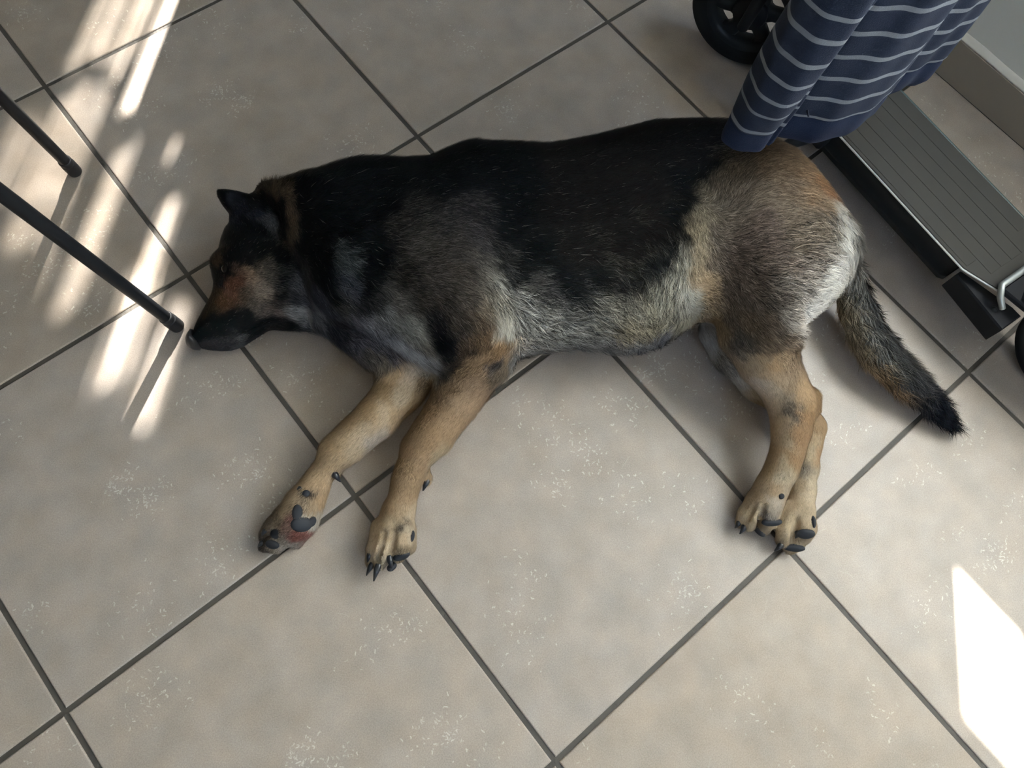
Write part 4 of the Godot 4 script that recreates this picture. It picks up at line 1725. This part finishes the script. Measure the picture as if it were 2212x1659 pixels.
	coat_spots.append_array(PackedInt32Array([
		335, 187, 135, 553, 532, 501,
		310, 215, 128, 234, 212, 189,
		294, 214, 156, 265, 234, 200,
		309, 205, 165, 446, 404, 357,
		349, 164, 134, 617, 584, 546,
		295, 226, 114, 180, 159, 138,
		427, 177, 45, 380, 361, 329,
		407, 207, 34, 285, 270, 239,
		472, 96, 30, 313, 299, 269,
		484, 86, 41, 110, 108, 98,
		466, 75, 52, 330, 290, 220,
		462, 64, 55, 280, 215, 140,
		497, 79, 53, 60, 60, 58,
		489, 75, 83, 130, 128, 118,
		473, 63, 87, 300, 255, 185,
		501, 74, 91, 45, 46, 46,
		500, 73, 114, 120, 118, 110,
		485, 58, 123, 280, 230, 160,
		516, 74, 121, 40, 41, 42,
		507, 67, 142, 110, 108, 100,
		499, 52, 151, 270, 200, 125,
		531, 69, 150, 35, 36, 37,
		528, 60, 169, 70, 68, 62,
		520, 48, 173, 260, 180, 105,
		548, 62, 177, 35, 36, 38,
		542, 43, 193, 200, 135, 80,
		560, 47, 202, 60, 52, 45,
		571, 58, 190, 22, 23, 26,
		588, 48, 209, 12, 14, 19,
		612, 39, 228, 10, 12, 17,
		637, 22, 243, 7, 8, 9,
		297, 149, 197, 409, 275, 160,
		279, 148, 190, 384, 281, 179,
		309, 154, 191, 294, 211, 134,
		327, 142, 200, 268, 192, 128,
		270, 134, 191, 422, 320, 217,
		259, 140, 179, 168, 140, 106,
		289, 131, 211, 473, 345, 224,
		316, 131, 217, 448, 332, 224,
		331, 127, 222, 332, 243, 160,
		302, 113, 225, 550, 441, 326,
		289, 122, 216, 512, 422, 332,
		313, 102, 242, 550, 422, 294,
		325, 117, 240, 332, 268, 198,
		329, 113, 252, 166, 134, 102,
		332, 109, 264, 179, 143, 108,
		337, 123, 234, 460, 320, 192,
		350, 123, 230, 499, 345, 204,
		362, 117, 246, 422, 281, 160,
		378, 100, 250, 307, 198, 108,
		352, 112, 265, 345, 217, 121,
		322, 100, 269, 486, 364, 243,
		316, 84, 278, 512, 371, 236,
		328, 96, 295, 422, 320, 211,
		345, 104, 290, 371, 236, 134,
		317, 83, 312, 422, 294, 179,
		328, 87, 326, 512, 409, 275,
		339, 90, 320, 384, 249, 140,
		311, 75, 330, 460, 332, 204,
		305, 69, 349, 486, 358, 230,
		321, 78, 344, 550, 460, 332,
		294, 59, 361, 473, 352, 230,
		310, 70, 363, 448, 332, 217,
		285, 45, 378, 512, 396, 268,
		299, 57, 380, 537, 422, 288,
		315, 66, 375, 512, 435, 345,
		280, 38, 389, 550, 441, 300,
		288, 47, 397, 486, 384, 256,
		309, 60, 391, 422, 358, 281,
		304, 23, 401, 422, 332, 230,
	]))
	coat_spots.append_array(PackedInt32Array([
		305, 54, 399, 217, 192, 166,
		276, 28, 398, 422, 332, 230,
		305, 26, 410, 332, 268, 192,
		234, 38, 109, 336, 330, 336,
		239, 47, 125, 336, 324, 319,
		244, 47, 134, 313, 302, 285,
		248, 59, 132, 291, 280, 268,
		258, 51, 160, 130, 115, 95,
		269, 54, 169, 210, 190, 165,
		289, 49, 189, 422, 377, 320,
		307, 51, 210, 435, 358, 268,
		324, 41, 222, 371, 281, 185,
		405, 55, 260, 384, 262, 153,
		394, 53, 281, 473, 352, 224,
		382, 49, 302, 512, 409, 275,
		397, 46, 301, 422, 281, 166,
		370, 48, 319, 243, 204, 160,
		372, 48, 330, 332, 281, 217,
		384, 47, 336, 550, 454, 326,
		357, 46, 350, 448, 345, 230,
		373, 50, 364, 550, 448, 320,
		345, 47, 378, 422, 320, 211,
		356, 51, 385, 537, 428, 294,
		372, 51, 391, 512, 409, 288,
		338, 43, 404, 537, 422, 281,
		360, 51, 405, 512, 403, 275,
		366, 51, 411, 422, 332, 230,
		332, 35, 423, 512, 396, 256,
		354, 29, 425, 384, 300, 204,
		365, 35, 427, 422, 332, 230,
		335, 42, 417, 550, 435, 300,
		331, 28, 429, 256, 204, 153,
	]))

func build_dog() -> void:
	lay_coat()
	var dog := thing("dog", "black and tan shepherd dog lying on its side across the tiled floor", "dog", Vector3(1.352, 0, 1.247), deg_to_rad(-39.3))
	var skin := {"v": PackedVector3Array(), "n": PackedVector3Array(), "i": PackedInt32Array()}
	var finer := [AABB(Vector3(-0.552, -0.02, -0.125), Vector3(0.185, 0.26, 0.30)), AABB(Vector3(-0.432, -0.02, 0.352), Vector3(0.262, 0.2, 0.15)), AABB(Vector3(0.255, -0.02, 0.352), Vector3(0.160, 0.2, 0.12))]
	surface_net(Vector3(-0.60, -0.012, -0.235), Vector3(0.68, 0.27, 0.50), 0.0062, finer, skin)
	for b in finer:
		surface_net(b.position - Vector3(0.004, -0.008, 0.004), b.position + Vector3(b.size.x, 0.225, b.size.z) + Vector3(0.004, 0, 0.004), 0.0036, [], skin)
	var verts: PackedVector3Array = skin.v
	var norms: PackedVector3Array = skin.n
	var index: PackedInt32Array = skin.i
	print("  skin ", verts.size(), " points, ", index.size() / 3, " faces")
	# colour, lie and length of the fur at each point of the skin
	var n := verts.size()
	var tint := PackedColorArray()
	tint.resize(n)
	var lie := PackedVector3Array()
	lie.resize(n)
	var long := PackedFloat32Array()
	long.resize(n)
	var nc := coat_spots.size() / 6
	var nf := fur_spots.size() / 6
	var cp := PackedVector3Array()
	var cc := PackedVector3Array()
	for i in nc:
		cp.append(Vector3(coat_spots[i * 6], coat_spots[i * 6 + 1], coat_spots[i * 6 + 2]) * 0.001)
		cc.append(Vector3(coat_spots[i * 6 + 3], coat_spots[i * 6 + 4], coat_spots[i * 6 + 5]) * 0.001)
	var fp := PackedVector3Array()
	var fd := PackedVector3Array()
	for i in nf:
		fp.append(Vector3(fur_spots[i * 6], fur_spots[i * 6 + 1], fur_spots[i * 6 + 2]) * 0.001)
		fd.append(Vector3(fur_spots[i * 6 + 3] * 0.01, fur_spots[i * 6 + 4] * 0.01, fur_spots[i * 6 + 5] * 0.0001))
	var wob := FastNoiseLite.new()
	wob.seed = 4
	wob.frequency = 38.0
	var wob2 := FastNoiseLite.new()
	wob2.seed = 14
	wob2.frequency = 120.0
	for i in n:
		var p := verts[i]
		var q := p + Vector3(wob.get_noise_3dv(p), 0, wob.get_noise_3dv(p + Vector3(3, 1, 2))) * 0.012 + Vector3(wob2.get_noise_3dv(p), 0, wob2.get_noise_3dv(p + Vector3(1, 5, 2))) * 0.006
		var sum := 0.0
		var c := Vector3.ZERO
		for k in nc:
			var w := 1.0 / (cp[k].distance_squared_to(q) + 0.00004)
			w *= w * w
			sum += w
			c += cc[k] * w
		c /= sum
		tint[i] = Color(c.x, c.y, c.z)
		sum = 0.0
		c = Vector3.ZERO
		for k in nf:
			var w := 1.0 / (fp[k].distance_squared_to(p) + 0.0004)
			w *= w
			sum += w
			c += fd[k] * w
		c /= sum
		lie[i] = Vector3(c.x, 0.0, c.y)
		long[i] = c.z
	var arr := []
	arr.resize(Mesh.ARRAY_MAX)
	arr[Mesh.ARRAY_VERTEX] = verts
	arr[Mesh.ARRAY_NORMAL] = norms
	arr[Mesh.ARRAY_COLOR] = tint
	arr[Mesh.ARRAY_INDEX] = index
	var mesh := ArrayMesh.new()
	mesh.add_surface_from_arrays(Mesh.PRIMITIVE_TRIANGLES, arr)
	var hide := StandardMaterial3D.new()
	hide.vertex_color_use_as_albedo = true
	hide.roughness = 0.8
	hide.metallic_specular = 0.15
	part("body", mesh, hide, dog)
	# fur: tapering blades that follow the lie of the coat
	var rng := RandomNumberGenerator.new()
	rng.seed = 77
	var hv := PackedVector3Array()
	var hn := PackedVector3Array()
	var hc := PackedColorArray()
	var hi := PackedInt32Array()
	for f in index.size() / 3:
		var ia := index[f * 3]
		var ib := index[f * 3 + 1]
		var ic := index[f * 3 + 2]
		var na := norms[ia]
		if na.y < -0.35:
			continue
		var a := verts[ia]
		var b := verts[ib]
		var c := verts[ic]
		var l := long[ia]
		if l < 0.0012:
			continue
		var dens := DENSITY * clampf(0.014 / l, 0.55, 1.7)
		if na.y < 0.1:
			dens *= 0.6
		var want := (b - a).cross(c - a).length() * 0.5 * dens
		var count := int(want) + (1 if rng.randf() < want - int(want) else 0)
		for s in count:
			var u := rng.randf()
			var v := rng.randf()
			if u + v > 1.0:
				u = 1.0 - u
				v = 1.0 - v
			var w := 1.0 - u - v
			var p := a * w + b * u + c * v
			var nn := (na * w + norms[ib] * u + norms[ic] * v).normalized()
			# long fur lies in locks: the hairs of a lock lean the same way and share a tone
			var lock := wob.get_noise_3dv(p * 1.6) 
			var tone := wob.get_noise_3dv(p * 2.3 + Vector3(7, 3, 5))
			var shag := clampf((long[ia] - 0.010) * 90.0, 0.0, 1.0)
			var d := lie[ia] + Vector3(rng.randf_range(-0.28, 0.28), rng.randf_range(-0.2, 0.2), rng.randf_range(-0.28, 0.28)) + nn.cross(lie[ia]) * lock * 1.5 * shag
			d = d - nn * d.dot(nn)
			if d.length_squared() < 0.0001:
				continue
			d = d.normalized()
			var side := nn.cross(d)
			var len := (long[ia] * w + long[ib] * u + long[ic] * v) * rng.randf_range(0.65, 1.25)
			var wide := clampf(0.00042 + len * 0.018, 0.0005, 0.0011) * rng.randf_range(0.7, 1.25)
			var lift := rng.randf_range(0.12, 0.42)
			var bend := side * rng.randf_range(-0.18, 0.18) * len
			var m := p + (d + nn * lift) * len * 0.5 + bend * 0.35
			var e := p + (d + nn * lift * 0.75) * len + bend
			if m.y < 0.001: m.y = 0.001
			if e.y < 0.001: e.y = 0.001
			# coat colour, with paler and darker hairs among the rest; banded hairs have a pale tip
			var t: Color = tint[ia] * w + tint[ib] * u + tint[ic] * v
			var g := rng.randf_range(0.72, 1.30) * (1.0 + tone * 1.1 * shag)
			var lum := t.r * 0.4 + t.g * 0.5 + t.b * 0.1
			var tip := t * g
			var root := t * (g * 0.75)
			var band := clampf((lum - 0.012) * 30.0, 0.0, 1.0) * clampf((0.26 - lum) * 9.0, 0.0, 1.0)
			if band > 0.05 and rng.randf() < 0.42:
				if rng.randf() < 0.5:
					tip = (tip * 1.75 + Color(0.02, 0.018, 0.015)) 
				else:
					tip = tip * 0.42
					root = root * 0.42
			elif shag > 0.6 and lum > 0.05 and lum < 0.36 and rng.randf() < 0.36:
				# a share of the long mid-toned hairs is much darker
				tip = tip * 0.22
				root = root * 0.22
			elif lum < 0.02 and rng.randf() < 0.012:
				tip = Color(0.10, 0.095, 0.09)
				root = tip * 0.5
			elif rng.randf() < 0.12:
				tip = tip * 0.6
			var at := hv.size()
			var h0 := (nn + side * 0.35 + d * 0.1).normalized()
			var h1 := (nn - side * 0.35 + d * 0.1).normalized()
			hv.append(p - side * wide * 0.5 - nn * 0.0006)
			hv.append(p + side * wide * 0.5 - nn * 0.0006)
			hv.append(m - side * wide * 0.42)
			hv.append(m + side * wide * 0.42)
			hv.append(e)
			hn.append(h1); hn.append(h0); hn.append(h1); hn.append(h0); hn.append(nn)
			hc.append(root); hc.append(root); hc.append(tip); hc.append(tip); hc.append(tip)
			hi.append(at); hi.append(at + 1); hi.append(at + 2)
			hi.append(at + 1); hi.append(at + 3); hi.append(at + 2)
			hi.append(at + 2); hi.append(at + 3); hi.append(at + 4)
	print("  hairs ", hv.size() / 5)
	if hv.size():
		arr = []
		arr.resize(Mesh.ARRAY_MAX)
		arr[Mesh.ARRAY_VERTEX] = hv
		arr[Mesh.ARRAY_NORMAL] = hn
		arr[Mesh.ARRAY_COLOR] = hc
		arr[Mesh.ARRAY_INDEX] = hi
		mesh = ArrayMesh.new()
		mesh.add_surface_from_arrays(Mesh.PRIMITIVE_TRIANGLES, arr)
		var fur_m := StandardMaterial3D.new()
		fur_m.vertex_color_use_as_albedo = true
		fur_m.roughness = 0.55
		fur_m.metallic_specular = 0.16
		var fur := part("fur", mesh, fur_m, dog)
		fur.set_meta("kind", "stuff")
	build_dog_features(dog)

const DENSITY := 560000.0

func build_dog_features(dog: Node3D) -> void:
	var leather := mat(Color(0.012, 0.0125, 0.014), 0.42)
	var pad_m := mat(Color(0.022, 0.025, 0.031), 0.6, 0.0, 0.35)
	var horn := mat(Color(0.014, 0.016, 0.021), 0.3)
	# claws: base, tip and thickness in mm
	for c in [
		[-251, 24, 464, -259, 17, 479, 36],
		[-242, 30, 466, -248, 23, 487, 40],
		[-228, 34, 455, -224, 27, 472, 40],
		[-255, 30, 451, -258, 23, 462, 30],
		[-180, 31, 348, -186, 24, 361, 40],
		[-311, 39, 342, -302, 32, 352, 45],
		[-353, 46, 365, -358, 39, 376, 40],
		[-398, 31, 421, -404, 24, 428, 30],
		[-402, 21, 436, -410, 14, 442, 30],
		[274, 21, 400, 270, 14, 407, 34],
		[280, 25, 406, 275, 18, 416, 38],
		[353, 38, 416, 352, 31, 423, 40],
		[333, 23, 431, 325, 16, 440, 40],
	]:
		var a := Vector3(c[0], c[1], c[2]) * 0.001
		var b := Vector3(c[3], c[4], c[5]) * 0.001
		var r: float = c[6] * 0.000115
		var mid := a.lerp(b, 0.55) + Vector3(0, r * 0.8, 0)
		part("claw", bar([a, a.lerp(mid, 0.6) + Vector3(0, r * 0.3, 0), mid, b], [r, r * 0.98, r * 0.75, r * 0.22], 14), horn, dog)
	# pads: centre, half axes along and across, turn about the upright, and how it leans
	for c in [
		[-347.0, 49.5, 415.3, 14.8, 10.8, 1.00, 0.09, 0.42, 0.85, 0.33],
		[-353.3, 53.6, 401.0, 12.3, 7.5, -0.00, 1.00, 0.13, 0.99, 0.01],
		[-336.2, 42.7, 410.4, 8.7, 7.5, 0.88, -0.48, 0.76, 0.61, 0.22],
		[-380.6, 32.0, 424.5, 11.2, 8.9, 0.99, -0.11, -0.19, 0.96, -0.23],
		[-387.3, 30.0, 440.0, 10.5, 6.1, 0.97, 0.23, -0.28, 0.95, 0.14],
		[-344.4, 50.8, 374.0, 5.6, 5.5, 1.00, -0.02, 0.04, 0.98, -0.20],
		[-211.3, 35.7, 454.5, 11.9, 6.9, 0.91, -0.42, 0.29, 0.39, 0.87],
		[-224.4, 26.2, 468.2, 7.6, 4.2, 0.98, -0.20, 0.71, 0.31, 0.63],
		[-199.3, 43.9, 428.5, 8.8, 3.5, 0.24, 0.97, 0.91, 0.37, 0.15],
		[312.1, 47.8, 403.7, 15.0, 6.0, 0.99, -0.15, -0.00, 0.50, 0.87],
		[304.0, 18.7, 410.9, 11.8, 4.6, 1.00, 0.04, -0.84, 0.20, 0.51],
		[321.6, 66.3, 369.4, 4.8, 4.5, 1.00, -0.02, 0.24, 0.87, 0.44],
		[361.4, 45.0, 419.2, 13.0, 8.3, 0.96, -0.28, -0.17, 0.58, 0.79],
		[372.0, 48.6, 402.6, 9.6, 3.8, -0.04, 1.00, 0.38, 0.93, -0.02],
		[351.0, 22.1, 435.3, 16.7, 6.1, 1.00, -0.06, -0.24, 0.69, 0.68],
	]:
		var nrm := Vector3(c[7], c[8], c[9]).normalized()
		var g := Vector3(c[5], 0, c[6])
		g = (g - nrm * g.dot(nrm)).normalized()
		part("paw_pad", ellipsoid(g * c[3] * 0.001, nrm * 0.0052, g.cross(nrm) * c[4] * 0.001, 0.7), pad_m, dog, Vector3(c[0], c[1], c[2]) * 0.001)
	# eye with its wet shine, in a dark rim
	var eye := part("eye", ellipsoid(Vector3(0.0088, 0, 0), Vector3(0, 0.0088, 0), Vector3(0, 0, 0.0088)), mat(Color(0.010, 0.008, 0.006), 0.12, 0.0, 0.3), dog, Vector3(-478.9, 91.8, 53.3) * 0.001)
	eye.set_meta("label", "dark open eye with a wet shine")
	# nose: a leathery pad over the muzzle's end, with its nostril
	var nose := {"v": PackedVector3Array(), "n": PackedVector3Array(), "i": PackedInt32Array()}
	surface_net(Vector3(-0.56, 0.0, 0.10), Vector3(-0.49, 0.10, 0.19), 0.0022, [], nose, [["nose", 45, 15, 25, 6, [-532, 134, -536, 142, -538, 150, -536, 157, -529, 161, -520, 161, -517, 155, -520, 146, -523, 137, -528, 133]]], true)
	var arr := []
	arr.resize(Mesh.ARRAY_MAX)
	arr[Mesh.ARRAY_VERTEX] = nose.v
	arr[Mesh.ARRAY_NORMAL] = nose.n
	arr[Mesh.ARRAY_INDEX] = nose.i
	var mesh := ArrayMesh.new()
	mesh.add_surface_from_arrays(Mesh.PRIMITIVE_TRIANGLES, arr)
	part("nose", mesh, leather, dog)
